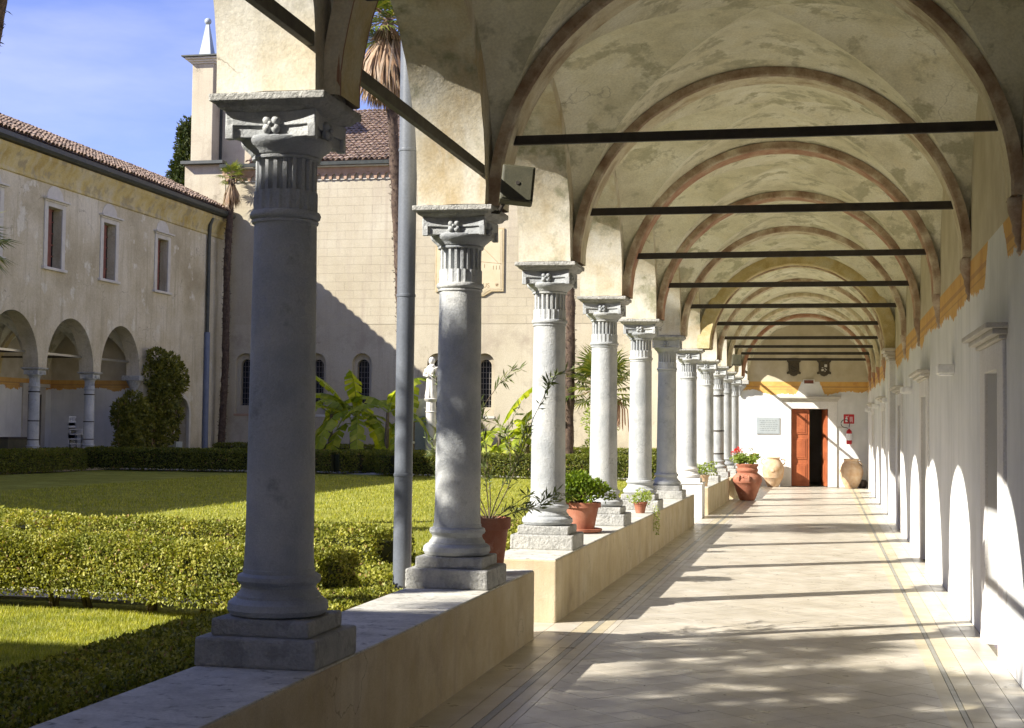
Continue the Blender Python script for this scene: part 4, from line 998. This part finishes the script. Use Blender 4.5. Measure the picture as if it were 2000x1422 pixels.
# ================================================================== PLANTS
def wob(P, k=1.0, s=0):
    x, y, z = P[:, 0]*k+s, P[:, 1]*k+s*2, P[:, 2]*k
    return (np.sin(x*5.1+1.3*np.sin(y*3.7))*np.cos(y*4.3+z*3.1)+.6*np.sin(x*11.3+z*9.1)*np.sin(y*12.7+z*5.)+.4*np.sin(x*23+y*19+z*21))/2
def hedge(label, path, width, z0, z1, dens, ll, mat='hedge_leaf', group='clipped box hedges round the lawn', stems=0, ragged=.03):
    path = [np.array(p, float) for p in path]
    c = sum(path)/len(path); t = thing('hedge', label, 'hedge', (float(c[0]), float(c[1]), LAWN), group)
    core = MB(); lb = LB(); h = z1-z0; hw = width/2
    for i in range(len(path)-1):
        a, b = path[i], path[i+1]; L_ = np.linalg.norm(b-a); d = (b-a)/L_; nrm = np.array([-d[1], d[0]])
        e0 = .0 if i else 0; ia, ib = a, b
        q = [ia+nrm*(hw-.12), ib+nrm*(hw-.12), ib-nrm*(hw-.12), ia-nrm*(hw-.12)]
        core.prism([tuple(p_) for p_ in q][::-1], z0+.05, z1-.11)
        parts = [('top', L_*width), ('s1', L_*h), ('s2', L_*h)]
        if i == 0: parts.append(('e0', width*h))
        if i == len(path)-2: parts.append(('e1', width*h))
        for nm, area in parts:
            n = int(area*dens)
            if n < 1: continue
            u = RNG.random(n); v = RNG.random(n)
            if nm == 'top': XY = a+np.outer(u*L_, d)+np.outer((v-.5)*width, nrm); Z = np.full(n, z1); N = np.tile([0, 0, 1.], (n, 1)); Z = Z-np.clip((np.abs(v-.5)*2-.62)/.38, 0, 1)**2*.07
            elif nm in ('s1', 's2'):
                sg = 1 if nm == 's1' else -1; XY = a+np.outer(u*L_, d)+nrm*sg*hw; Z = z0+v*h; N = np.tile([nrm[0]*sg, nrm[1]*sg, 0.], (n, 1))
            else:
                base_, sg = (a, -1) if nm == 'e0' else (b, 1); XY = base_+np.outer((u-.5)*width, nrm); Z = z0+v*h; N = np.tile([d[0]*sg, d[1]*sg, 0.], (n, 1))
            P = np.column_stack([XY, Z]); w_ = wob(P)
            # round the shoulders, uneven clipped surface
            P = P+N*(w_*ragged)[:, None]-N*(RNG.random(n)**2*.10)[:, None]
            if nm != 'top': P[:, 2] += (RNG.random(n)-.5)*.02; P -= N*(np.clip((P[:, 2]-(z1-.13))/.13, 0, 1)**2*.09)[:, None]; P -= N*(np.clip((z0+.12-P[:, 2])/.12, 0, 1)*.05)[:, None]
            D = N*.30+RNG.normal(0, .75, (n, 3)); D[:, 2] += .25; NN = N+RNG.normal(0, .38, (n, 3))
            ln = ll*RNG.uniform(.65, 1.35, n)
            V, F = leaves(P, D, NN, ln, ln*.62); lb.add(V, F)
    core.build('twigs', 'hedge_core', t)
    lb.build('foliage', mat, t)
    if stems:
        for k in range(stems):
            u_ = (k+.5+random.uniform(-.3, .3))/stems; xx = path[0][0]+(path[-1][0]-path[0][0])*u_
            p_ = np.array([xx, np.interp(xx, [q_[0] for q_ in path], [q_[1] for q_ in path])]); s = MB()
            for q in range(3):
                s.tube([(p_[0]+random.uniform(-.03, .03), p_[1]+random.uniform(-.05, .05), LAWN-.02), (p_[0]+random.uniform(-.08, .08), p_[1]+random.uniform(-.08, .08), z0+.12)], [.018, .012], 6)
            s.build('stem', 'bark', t)
    return t
hedge('tall near box hedge in full sun crossing the lower left, bare stems at its foot', [(-9.2, 10.68), (-5.6, 10.62), (-4.5, 10.25), (-3.4, 10.0)], .56, .31, .77, 11500, .025, stems=12, ragged=.05)
hedge('curving low hedge just behind the tall near hedge, edging the lawn', [(-10.2, 15.2), (-8.6, 13.6), (-7.2, 12.5), (-5.6, 12.35), (-4.4, 12.35), (-3.6, 12.0)], .55, .24, .78, 5000, .03)
hedge('low hedge strip running along the foreground wall, shaded at its near end', [(-3.38, 3.5), (-3.38, 10.15)], .86, .22, .50, 11000, .024, ragged=.02)
hedge('low sunlit hedge strip along the wall beyond the grey drainpipe', [(-3.40, 10.6), (-3.42, 14.0), (-3.45, 27.5)], .80, .22, .50, 4200, .032, ragged=.02)
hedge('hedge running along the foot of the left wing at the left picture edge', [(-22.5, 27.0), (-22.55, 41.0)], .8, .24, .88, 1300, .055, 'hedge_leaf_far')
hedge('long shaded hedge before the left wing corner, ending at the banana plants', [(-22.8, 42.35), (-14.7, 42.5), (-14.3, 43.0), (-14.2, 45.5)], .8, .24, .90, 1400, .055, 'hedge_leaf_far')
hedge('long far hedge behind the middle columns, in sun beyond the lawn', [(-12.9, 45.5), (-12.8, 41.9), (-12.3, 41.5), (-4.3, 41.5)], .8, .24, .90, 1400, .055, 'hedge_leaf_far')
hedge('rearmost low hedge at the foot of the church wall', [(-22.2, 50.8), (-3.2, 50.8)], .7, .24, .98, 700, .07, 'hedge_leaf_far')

# grass blades
def grass(name, x0, x1, y0, y1, dens, h, w, thin=None):
    n = int((x1-x0)*(y1-y0)*dens); P = np.column_stack([RNG.uniform(x0, x1, n), RNG.uniform(y0, y1, n), np.full(n, LAWN-.005)])
    if thin is not None: P = P[thin(P)]
    n = len(P); A = RNG.random(n)*2*np.pi; hh = h*RNG.uniform(.5, 1.3, n)
    D = np.column_stack([np.cos(A)*.45, np.sin(A)*.45, np.ones(n)]); Sd = np.column_stack([-np.sin(A), np.cos(A), np.zeros(n)])
    V = np.stack([P-Sd*w/2, P+Sd*w/2, P+unit(D)*hh[:, None]], 1).reshape(-1, 3)
    o = fastmesh(name, V, np.arange(len(V)).reshape(-1, 3), 'grass_blade'); tag(o, kind='stuff'); return o
grass('grass', -8.6, -3.7, 7.2, 10.45, 5200, .034, .006)
grass('grass', -11.5, -3.8, 12.0, 18.0, 1500, .04, .010)
grass('grass', -17, -3.8, 18.0, 41.0, 190, .05, .022)

def palm_trunk(pts, r0, r1, parent, hairy=True):
    mb = MB(); P = []; rr = []; n = 60
    pts = [Vector(p) for p in pts]
    for i in range(n+1):
        u = i/n*(len(pts)-1); k = min(int(u), len(pts)-2); p = pts[k].lerp(pts[k+1], u-k)
        P.append(p); rr.append((r0+(r1-r0)*i/n)*(1+.10*random.uniform(-1, 1)+.06*(i % 2)))
    mb.tube(P, rr, 12); mb.build('trunk', 'palm_trunk', parent, smooth=60, rough=.02)
    if hairy:
        n = 700; u = RNG.random(n)*(len(pts)-1); k = np.minimum(u.astype(int), len(pts)-2); pa = np.array([p[:] for p in pts])
        B = pa[k]+(pa[k+1]-pa[k])*(u-k)[:, None]; A = RNG.random(n)*6.283; O = np.column_stack([np.cos(A), np.sin(A), np.zeros(n)])
        V, F = leaves(B+O*((r0+r1)/2*.9), O*.6+np.array([0, 0, 1.])*RNG.uniform(-.8, 1, (n, 1)), O+.3, RNG.uniform(.06, .13, n), RNG.uniform(.02, .04, n)); tag(fastmesh('fibre', V, F, 'palm_trunk', parent), kind='stuff')
def fan_crown(c, R_, parent, nl=34, dead=22, dead_len=1., seg=26, up_bias=.15, blade=1.0, pet=.55):
    c = np.array(c, float); live, dd = LB(), LB(); st = MB()
    for q in range(nl+dead):
        isd = q >= nl; a = q*2.39996+random.uniform(-.2, .2)
        el = random.uniform(-.25, 1.25)+up_bias if not isd else random.uniform(-1.45, -.75)
        if not isd: el = -.45+1.75*((q+.5)/nl)
        dv = np.array([math.cos(a)*math.cos(el), math.sin(a)*math.cos(el), math.sin(el)])
        pl = R_*pet*random.uniform(.8, 1.1)*(dead_len*.55 if isd else 1); b = c+dv*pl; b[2] -= .12*R_*(1-math.sin(max(0, el)))
        st.tube([tuple(c), tuple((c+b)/2+np.array([0, 0, .04])), tuple(b)], .012*R_+.004, 5)
        side = np.cross(dv, [0, 0, 1.]); side /= max(1e-6, np.linalg.norm(side)); upn = np.cross(side, dv)
        n = seg if not isd else 14
        th = np.linspace(-2.1 if not isd else -.6, 2.1 if not isd else .6, n)+RNG.normal(0, .03, n)
        D = np.cos(th)[:, None]*dv+np.sin(th)[:, None]*side
        Ln = R_*blade*(.62 if not isd else .8*dead_len)*(.7+.3*np.cos(th*.6))*RNG.uniform(.85, 1.1, n)
        if isd: D = D*.5+np.array([0, 0, -1.])+RNG.normal(0, .15, (n, 3))
        D = unit(D+upn*.12); W_ = Ln*.085 if not isd else Ln*.045
        mid = b+D*(Ln*.55)[:, None]; D2 = unit(D+np.array([0, 0, -.55])+RNG.normal(0, .08, (n, 3)))
        N = np.tile(upn, (n, 1)); Sd = unit(np.cross(D, N))
        tip = mid+D2*(Ln*.5)[:, None]; base_ = np.tile(b, (n, 1))
        V = np.stack([base_, mid+Sd*W_[:, None]*.5, tip, mid-Sd*W_[:, None]*.5], 1).reshape(-1, 3)
        (dd if isd else live).add(V, np.arange(len(V)).reshape(-1, 4))
    live.build('crown', 'palm_leaf', parent); st.build('petioles', 'palm_dead', parent)
    if dead: dd.build('dead_fronds', 'palm_dead', parent)
def palm(label, x, y, ztop, r, R_, lean=(0, 0), **kw):
    t = thing('fan_palm', label, 'palm', (x, y, LAWN))
    pts = [(x, y, LAWN-.05), (x+lean[0]*.3+.05, y+lean[1]*.3, ztop*.35), (x+lean[0]*.6-.04, y+lean[1]*.6, ztop*.7), (x+lean[0], y+lean[1], ztop)]
    palm_trunk(pts, r*1.1, r*.9, t); fan_crown((x+lean[0], y+lean[1], ztop), R_, t, **kw); return t
palm('tall thin palm with a small ragged crown in the corner between left wing and church', -22.85, 52.7, 11.35, .13, .62, lean=(.25, 0), nl=14, dead=22, dead_len=1.7)
palm('tallest palm behind the grey drainpipe, brown dead fronds hanging under its crown', -11.98, 41.0, 13.75, .155, 1.35, lean=(-.75, 0), nl=34, dead=110, dead_len=1.6)
palm('palm whose dark bare trunk rises past the third column before the church wall', -8.05, 46.0, 13.0, .15, 1.3, nl=26, dead=20)
palm('palm at the very left edge of the picture, only its shaggy trunk showing', -11.95, 17.9, 9.3, .17, 1.3, lean=(1.0, 0), nl=30, dead=20)
palm('tall palm beyond the left picture edge that throws dappled shade on the second column', -8.75, 5.35, 6.6, .13, .95, nl=15, dead=4, dead_len=.7)
palm('second tall palm beyond the left picture edge, shading the nearest floor', -8.25, 3.75, 6.5, .13, 1.15, nl=24, dead=6, dead_len=.7)
t = thing('fan_palm', 'low palm at the left picture edge with dark spiky leaf tips showing', 'palm', (-10.6, 16.6, LAWN))
palm_trunk([(-10.75, 16.6, .15), (-10.75, 16.6, 3.9)], .12, .1, t); fan_crown((-10.75, 16.6, 3.9), .62, t, nl=22, dead=6, dead_len=.6)
t = thing('fan_palm', 'low leafy fan palm before the church, showing on both sides of the fourth column', 'palm', (-7.0, 46, LAWN))
palm_trunk([(-7.0, 46, .15), (-7.0, 46, 2.9)], .12, .11, t); fan_crown((-7.0, 46, 2.95), 1.35, t, nl=24, dead=4, dead_len=.5, pet=.6)
fr = MB()
for k in range(26):
    a = random.uniform(0, 6.28); r_ = random.uniform(.05, .3); fr.tube([(-6.35, 45.6, 2.6), (-6.3+r_*math.cos(a), 45.6+r_*math.sin(a), 2.3), (-6.3+r_*1.2*math.cos(a), 45.6+r_*math.sin(a), random.uniform(1.6, 2.0))], .012, 4)
fr.build('fruit_cluster', 'rib_red', t)

def banana(label, c, n, h, seed, spread=1.):
    rg = np.random.default_rng(seed); t = thing('banana_plant', label, 'plant', (c[0], c[1], LAWN), 'banana plants before the church')
    st = MB(); bases = []
    for k in range(max(3, n//5)):
        bx, by = c[0]+rg.normal(0, .35*spread), c[1]+rg.normal(0, .25); hh = h*rg.uniform(.28, .55)
        st.tube([(bx, by, LAWN-.02), (bx+.05, by, LAWN+hh*.5), (bx+.08, by, LAWN+hh)], [.10, .08, .05], 9); bases.append((bx+.08, by, LAWN+hh))
    st.build('stalk', 'bark', t, smooth=60)
    for q in range(n):
        b = np.array(bases[q % len(bases)]); a = q*2.4+rg.uniform(-.4, .4); el = rg.uniform(.15, 1.25); L_ = h*rg.uniform(.42, .60); W_ = L_*.33
        d = np.array([math.cos(a)*math.cos(el), math.sin(a)*math.cos(el), math.sin(el)]); N_ = 12; mb = MB(); p = b.copy(); mid = []; drs = []
        for i in range(N_+1):
            mid.append(p.copy()); drs.append(d.copy()); p = p+d*L_/N_*1.25; d = d+np.array([0, 0, -.20*(1.5-el*.75)]); d /= np.linalg.norm(d)
        for i in range(2, N_+1):
            pass
        vs = []; fs = []
        for sgn in (-1, 1):
            for i in range(2, N_):
                u0, u1 = (i-2)/(N_-2), (i-1)/(N_-2); w0 = W_*math.sin(math.pi*min(1, u0*.92+.08))**.6; w1 = W_*math.sin(math.pi*min(1, u1*.92+.08))**.6 if u1 < 1 else .0
                s0 = np.cross(drs[i], [0, 0, 1.]); s0 /= max(.05, np.linalg.norm(s0)); s1 = np.cross(drs[i+1], [0, 0, 1.]); s1 /= max(.05, np.linalg.norm(s1))
                cut = rg.uniform(.7, 1); dz = -.25*w0*rg.uniform(.4, 1.3); k = len(vs)
                vs += [mid[i], mid[i+1]*.999+mid[i]*.001, mid[i+1]+sgn*s1*w1*cut*.5+[0, 0, dz], mid[i]+sgn*s0*w0*cut*.5+[0, 0, dz]]; fs.append((k, k+1, k+2, k+3))
        mb.add([tuple(v) for v in vs], fs); lf = mb.build('leaf', 'banana_leaf', t)
        MB().tube([tuple(m) for m in mid[::2]], [.018]*3+[.01]*(len(mid[::2])-3), 5).build('midrib', 'light_leaf', lf)
banana('large banana clump with broad yellow green leaves right of the nearest column', (-15.1, 46.2), 30, 3.9, 3, 1.5)
banana('second banana plant with upright leaves between the second and third columns', (-10.0, 45.9), 24, 3.1, 5)

def leafball(lb, c, rad, n, ll, asp=.6, shell=.55):
    d = unit(RNG.normal(size=(n, 3))); r = RNG.uniform(shell, 1, n)**.6
    P = np.array(c)+d*r[:, None]*np.array(rad); w_ = wob(P, 2.); P += d*(w_*.15*min(rad))[:, None]
    D = d+RNG.normal(0, .6, (n, 3))+[0, 0, .3]; ln = ll*RNG.uniform(.6, 1.3, n); V, F = leaves(P, D, d+RNG.normal(0, .6, (n, 3)), ln, ln*asp); lb.add(V, F)
# climbers on the left wing
def climber(label, blobs, y0, y1):
    t = thing('climbing_plant', label, 'climber', (-22.9, (y0+y1)/2, LAWN), 'climbers trained up the left wing')
    lb = LB()
    for c, r, n in blobs: leafball(lb, c, r, n, .13)
    lb.build('foliage', 'vine_leaf', t); s = MB()
    for k in range(9):
        y = y0+(y1-y0)*(k+.5)/9; s.tube([(-22.9, y, LAWN), (-22.95+random.uniform(-.1, .1), y+random.uniform(-.3, .3), 1.2), (-22.95, y+random.uniform(-.4, .4), 2.4)], .025, 5)
    s.build('stems', 'palm_dead', t)
climber('tall dark climber on the left wing beside the arched doorway', [((-22.85+.1*math.sin(k*3), 47.0+.62*(k % 3)+.12*math.sin(k*5), 1.0+.2*k), (.36, .42, .40), 520 if k > 3 else 330) for k in range(15)]+[((-22.8, 46.95, 4.05), (.3, .4, .25), 400), ((-22.8, 48.75, 3.3), (.3, .4, .6), 500)], 46.9, 48.7)
climber('shorter round climber under the left wing corbel', [((-22.85+.1*math.sin(k*2), 44.75+.42*(k % 4)+.1*math.sin(k*7), .95+.105*k+.1*math.sin(k*4)), (.34, .42, .34), 420) for k in range(14)], 44.6, 46.4)
# cypress
t = thing('cypress', 'dark green cypress rising behind the left roof beside the turret', 'tree', (-27.45, 59.5, LAWN))
lb = LB()
for k in range(46):
    z = 3+11.7*k/45; r_ = .55+1.35*math.sin(math.pi*min(1, (15.2-z)/15.5))**.8*(.35+.65*(15.3-z)/6 if z > 9.3 else 1)
    for q in range(4): a = random.uniform(0, 6.28); leafball(lb, (-27.45+.38*r_*math.cos(a), 59.5+.38*r_*math.sin(a), z), (r_*.6, r_*.6, .6), 330, .17, .45, .2)
lb.build('crown', 'cypress_leaf', t); MB().tube([(-27.45, 59.5, 0), (-27.45, 59.5, 14)], [.22, .04], 8).build('trunk', 'bark', t)
# small shrub
t = thing('shrub', 'feathery pale green shrub left of the fourth column, before the church wall', 'shrub', (-7.5, 47.5, LAWN))
lb = LB()
for k in range(16): a = random.uniform(0, 6.28); leafball(lb, (-7.35+.45*math.cos(a)*random.random(), 47.5+.3*math.sin(a), .6+1.6*random.random()), (.30, .3, .22), 90, .13, .3)
lb.build('foliage', 'light_leaf', t); MB().tube([(-7.35, 47.5, .1), (-7.35, 47.5, 1.6)], .03, 6).build('stem', 'bark', t)

# pots
def pot(name, label, c, prof, mat='terracotta', cat='pot', soil=None, rough=.0, n=40):
    t = thing(name, label, cat, c)
    MB().lathe([(r_, c[2]+z) for r_, z in prof], (c[0], c[1], 0), n, cap=True).build('body', mat, t, smooth=40, rough=rough)
    if soil: MB().lathe([(.001, c[2]+soil[1]), (soil[0], c[2]+soil[1])], (c[0], c[1], 0), 24, cap=False).build('soil', 'soil', t)
    return t
def flower_prof(r0, r1, h, rim):
    return [(r0, 0), (r0+(r1-r0)*.8, h-rim), (r1*1.06, h-rim+.004), (r1*1.08, h-.004), (r1*1.05, h), (r1*.96, h), (r1*.93, h-.05)]
# oleander in the first pot
p1c = (-2.52, 10.93, .54)
t = pot('plant_pot', 'terracotta pot behind the second column base, holding a loose oleander', p1c, flower_prof(.105, .155, .43, .09), cat='plant pot', soil=(.146, .39))
t = thing('oleander', 'loose oleander with thin grey green leaves on arching twigs, growing from the pot', 'shrub', (p1c[0], p1c[1], .93))
lb = LB(); tw = MB()
def twig(p, d, L_, r_, depth):
    n = 6; pts = [p]; q = np.array(p, float); d = np.array(d, float)
    for i in range(n):
        d = unit(d+np.array([random.gauss(0, .10), random.gauss(0, .10), -.02])); q = q+d*L_/n; pts.append(tuple(q))
        if depth > 0 and i >= 2 and random.random() < .5:
            twig(tuple(q), unit(d+np.array([random.gauss(0, .6), random.gauss(0, .4), random.uniform(-.2, .5)])), L_*.5, r_*.6, depth-1)
    tw.tube(pts, [r_*(1-.7*i/n) for i in range(n+1)], 5)
    m = int(L_*70); k0 = 2 if depth else 0
    u = RNG.uniform(k0/n if depth else .15, 1, m)*n; k = np.minimum(u.astype(int), n-1); A = np.array(pts); B = A[k]+(A[k+1]-A[k])*(u-k)[:, None]
    dirs = unit(A[k+1]-A[k]); D = dirs*.7+RNG.normal(0, .55, (m, 3)); ln = RNG.uniform(.055, .10, m); V, F = leaves(B, D, RNG.normal(0, 1, (m, 3)), ln, ln*.17); lb.add(V, F)
b0 = (p1c[0], p1c[1], .93)
for d, L_ in (((-.48, 0, 1.), 1.3), ((-.62, -.1, .85), 1.1), ((.10, .1, 1), 1.5), ((.24, .15, 1), 1.45), ((.62, .1, .92), 1.35), ((-.75, 0, .55), .9), ((.5, .1, .28), .6), ((-.02, .2, 1), 1.2), ((.3, 0, .2), .45)):
    twig(b0, unit(np.array(d)), L_*.60, .0055, 2)
tw.build('branches', 'bark', t); lb.build('leaves', 'oleander_leaf', t)
# bushy pot
c = (-2.56, 15.55, .54)
t = pot('plant_pot', 'terracotta pot with a dense bright green bush, on a saucer beside the third column', c, flower_prof(.125, .19, .33, .06), cat='plant pot', soil=(.18, .3))
MB().lathe([(.17, .54), (.215, .56), (.22, .585), (.205, .59), (.19, .57)], (c[0], c[1], 0), 36).build('saucer', 'terracotta', t, smooth=40)
t = thing('shrub', 'dense bright green bush with rounded leaves growing in the saucered terracotta pot', 'shrub', (c[0], c[1], .85))
lb = LB(); tw = MB()
for k in range(30):
    a = random.uniform(0, 6.28); r_ = .30*math.sqrt(random.random()); z = .90+.26*(1-(r_/.36)**2)*random.uniform(.35, 1)
    q = (c[0]+r_*math.cos(a), c[1]+r_*.8*math.sin(a), z); tw.tube([(c[0], c[1], .84), q], .005, 5)
    leafball(lb, q, (.085, .085, .07), 85, .042, .62, .3)
lb.build('foliage', 'bush_leaf', t); tw.build('twigs', 'bark', t)
# pale trailing plant near fifth column
c = (-2.42, 19.5, .54)
t = pot('plant_pot', 'small pot with a pale trailing plant spilling over the wall before the fifth column', c, flower_prof(.06, .09, .15, .03), cat='plant pot', soil=(.08, .13))
lb = LB()
for k in range(9): leafball(lb, (c[0]+random.uniform(-.12, .12), c[1]+random.uniform(-.1, .1), .72+random.uniform(-.03, .10)), (.06, .06, .05), 40, .04, .5)
lb.build('foliage', 'light_leaf', t); lb = LB()
for k in range(7): leafball(lb, (-2.205, c[1]+.03*math.sin(k), .60-.05*k), (.035, .045, .045), 26, .035, .4)
lb.build('trailing_stem', 'light_leaf', t)
c = (-2.40, 29.5, .54)
t = pot('plant_pot', 'small pot of pale green leaves on the short wall beyond the pedestal column', c, flower_prof(.09, .12, .23, .04), 'jar_clay', cat='plant pot', soil=(.1, .2))
lb = LB()
for k in range(12): leafball(lb, (c[0]+random.uniform(-.18, .2), c[1]+random.uniform(-.15, .15), .84+random.uniform(-.06, .14)), (.08, .08, .06), 45, .05, .5)
lb.build('foliage', 'light_leaf', t)
# big flowering jar
c = (-1.82, 35.4, 0)
pr = [(.165, 0), (.19, .03), (.255, .20), (.262, .215), (.268, .225), (.30, .33), (.335, .42), (.342, .425), (.345, .44), (.355, .47), (.35, .53), (.315, .59), (.255, .64), (.235, .66), (.245, .685), (.262, .715), (.255, .75), (.232, .775), (.235, .80), (.262, .83), (.268, .86), (.25, .875), (.23, .87), (.22, .80)]
t = pot('terracotta_jar', 'large reddish terracotta jar with relief on its shoulder, full of red geraniums', c, pr, cat='jar', rough=.004, soil=(.225, .82))
g = MB()
for s in (-1, 1):
    a0 = -1.75+s*.35; g.tube([(c[0]+.32*math.cos(a0), c[1]+.34*math.sin(a0), .60), (c[0]+.365*math.cos(a0), c[1]+.39*math.sin(a0), .56), (c[0]+.35*math.cos(a0), c[1]+.37*math.sin(a0), .48)], [.02, .025, .015], 7)
for k in range(10):
    a0 = -2.3+.12*k; g.ball((c[0]+.335*math.cos(a0), c[1]+.335*math.sin(a0), .545+.015*math.sin(k*2)), .022, 5)
g.build('relief', 'terracotta', t, smooth=60)
t = thing('geranium', 'geraniums with red and white blossoms growing in the large terracotta jar', 'flowers', (c[0], c[1], .85))
lb = LB(); fl_r, fl_w, sm = LB(), LB(), MB()
for k in range(26):
    a = random.uniform(0, 6.28); r_ = .30*math.sqrt(random.random()); q = (c[0]+r_*1.15*math.cos(a), c[1]+r_*.8*math.sin(a), .93+.12*random.random()); leafball(lb, q, (.09, .09, .06), 36, .055, .9)
for k in range(11):
    a = random.uniform(0, 6.28); r_ = .12+.24*random.random(); q = (c[0]+r_*1.2*math.cos(a), c[1]+r_*.6*math.sin(a)-.05, 1.06+.18*random.random())
    sm.tube([(c[0]+r_*.6*math.cos(a), c[1], .92), q], .005, 5); fb = LB(); leafball(fb, q, (.045, .045, .035), 34, .03, .9); fb.build('blossom', 'flower_white' if k in (3, 7) else 'flower_red', t)
lb.build('leaves', 'light_leaf', t); sm.build('stems', 'bush_leaf', t)
# jars at the end wall
c = (-1.52, 44.5, 0)
pr = [(.15, 0), (.17, .02), (.22, .12), (.285, .27), (.292, .275), (.32, .42), (.325, .50), (.328, .51), (.315, .60), (.27, .72), (.215, .79), (.19, .82), (.195, .85), (.215, .87), (.21, .885), (.19, .885), (.18, .84)]
t = pot('terracotta_jar', 'pale clay jar with two small handles, left of the end door', c, pr, 'jar_clay', cat='jar', rough=.003)
for s in (-1, 1): MB().tube([(c[0]+s*.22, c[1], .80), (c[0]+s*.29, c[1], .84), (c[0]+s*.35, c[1], .80), (c[0]+s*.34, c[1], .70), (c[0]+s*.29, c[1], .66)], .018, 8).build('handle', 'jar_clay', t, smooth=60)
MB().ball((c[0], c[1]-.32, .48), .05, 6, (1.2, .4, 1)).build('relief', 'jar_clay', t, smooth=60)
c = (.77, 44.5, 0)
pr = [(.16, 0), (.175, .02), (.24, .13), (.30, .27), (.345, .42), (.35, .50), (.33, .60), (.28, .71), (.225, .77), (.21, .82), (.225, .85), (.235, .865), (.23, .875), (.20, .875), (.19, .82)]
t = pot('terracotta_jar', 'round brownish clay jar with one handle, right of the end door', c, pr, 'jar_clay', cat='jar', rough=.004)
MB().tube([(c[0]+.20, c[1]-.08, .80), (c[0]+.26, c[1]-.10, .79), (c[0]+.30, c[1]-.12, .70), (c[0]+.28, c[1]-.11, .64)], .022, 8).build('handle', 'jar_clay', t, smooth=60)
o = thing('clay_shard', 'grey brown broken pot lying by the wall behind the round jar', 'pot', (1.1, 44.6, 0))
MB().lathe([(.10, 0), (.13, .05), (.15, .16), (.12, .24), (.05, .26)], (1.09, 44.7, 0), 14).build('body', 'door_dark', o, smooth=50, rough=.02)

# a few dry leaf scraps and specks on the floor
n = 46; P = np.column_stack([RNG.uniform(-2.1, 1.2, n), RNG.uniform(7.6, 24, n)**1.0, np.full(n, .004)]); A = RNG.random(n)*6.28
V, F = leaves(P, np.column_stack([np.cos(A), np.sin(A), np.zeros(n)]), np.tile([0, 0, 1.], (n, 1)), RNG.uniform(.012, .035, n), RNG.uniform(.008, .014, n), .3)
tag(fastmesh('dry_leaf_scraps', V, F, 'bark'), kind='stuff')
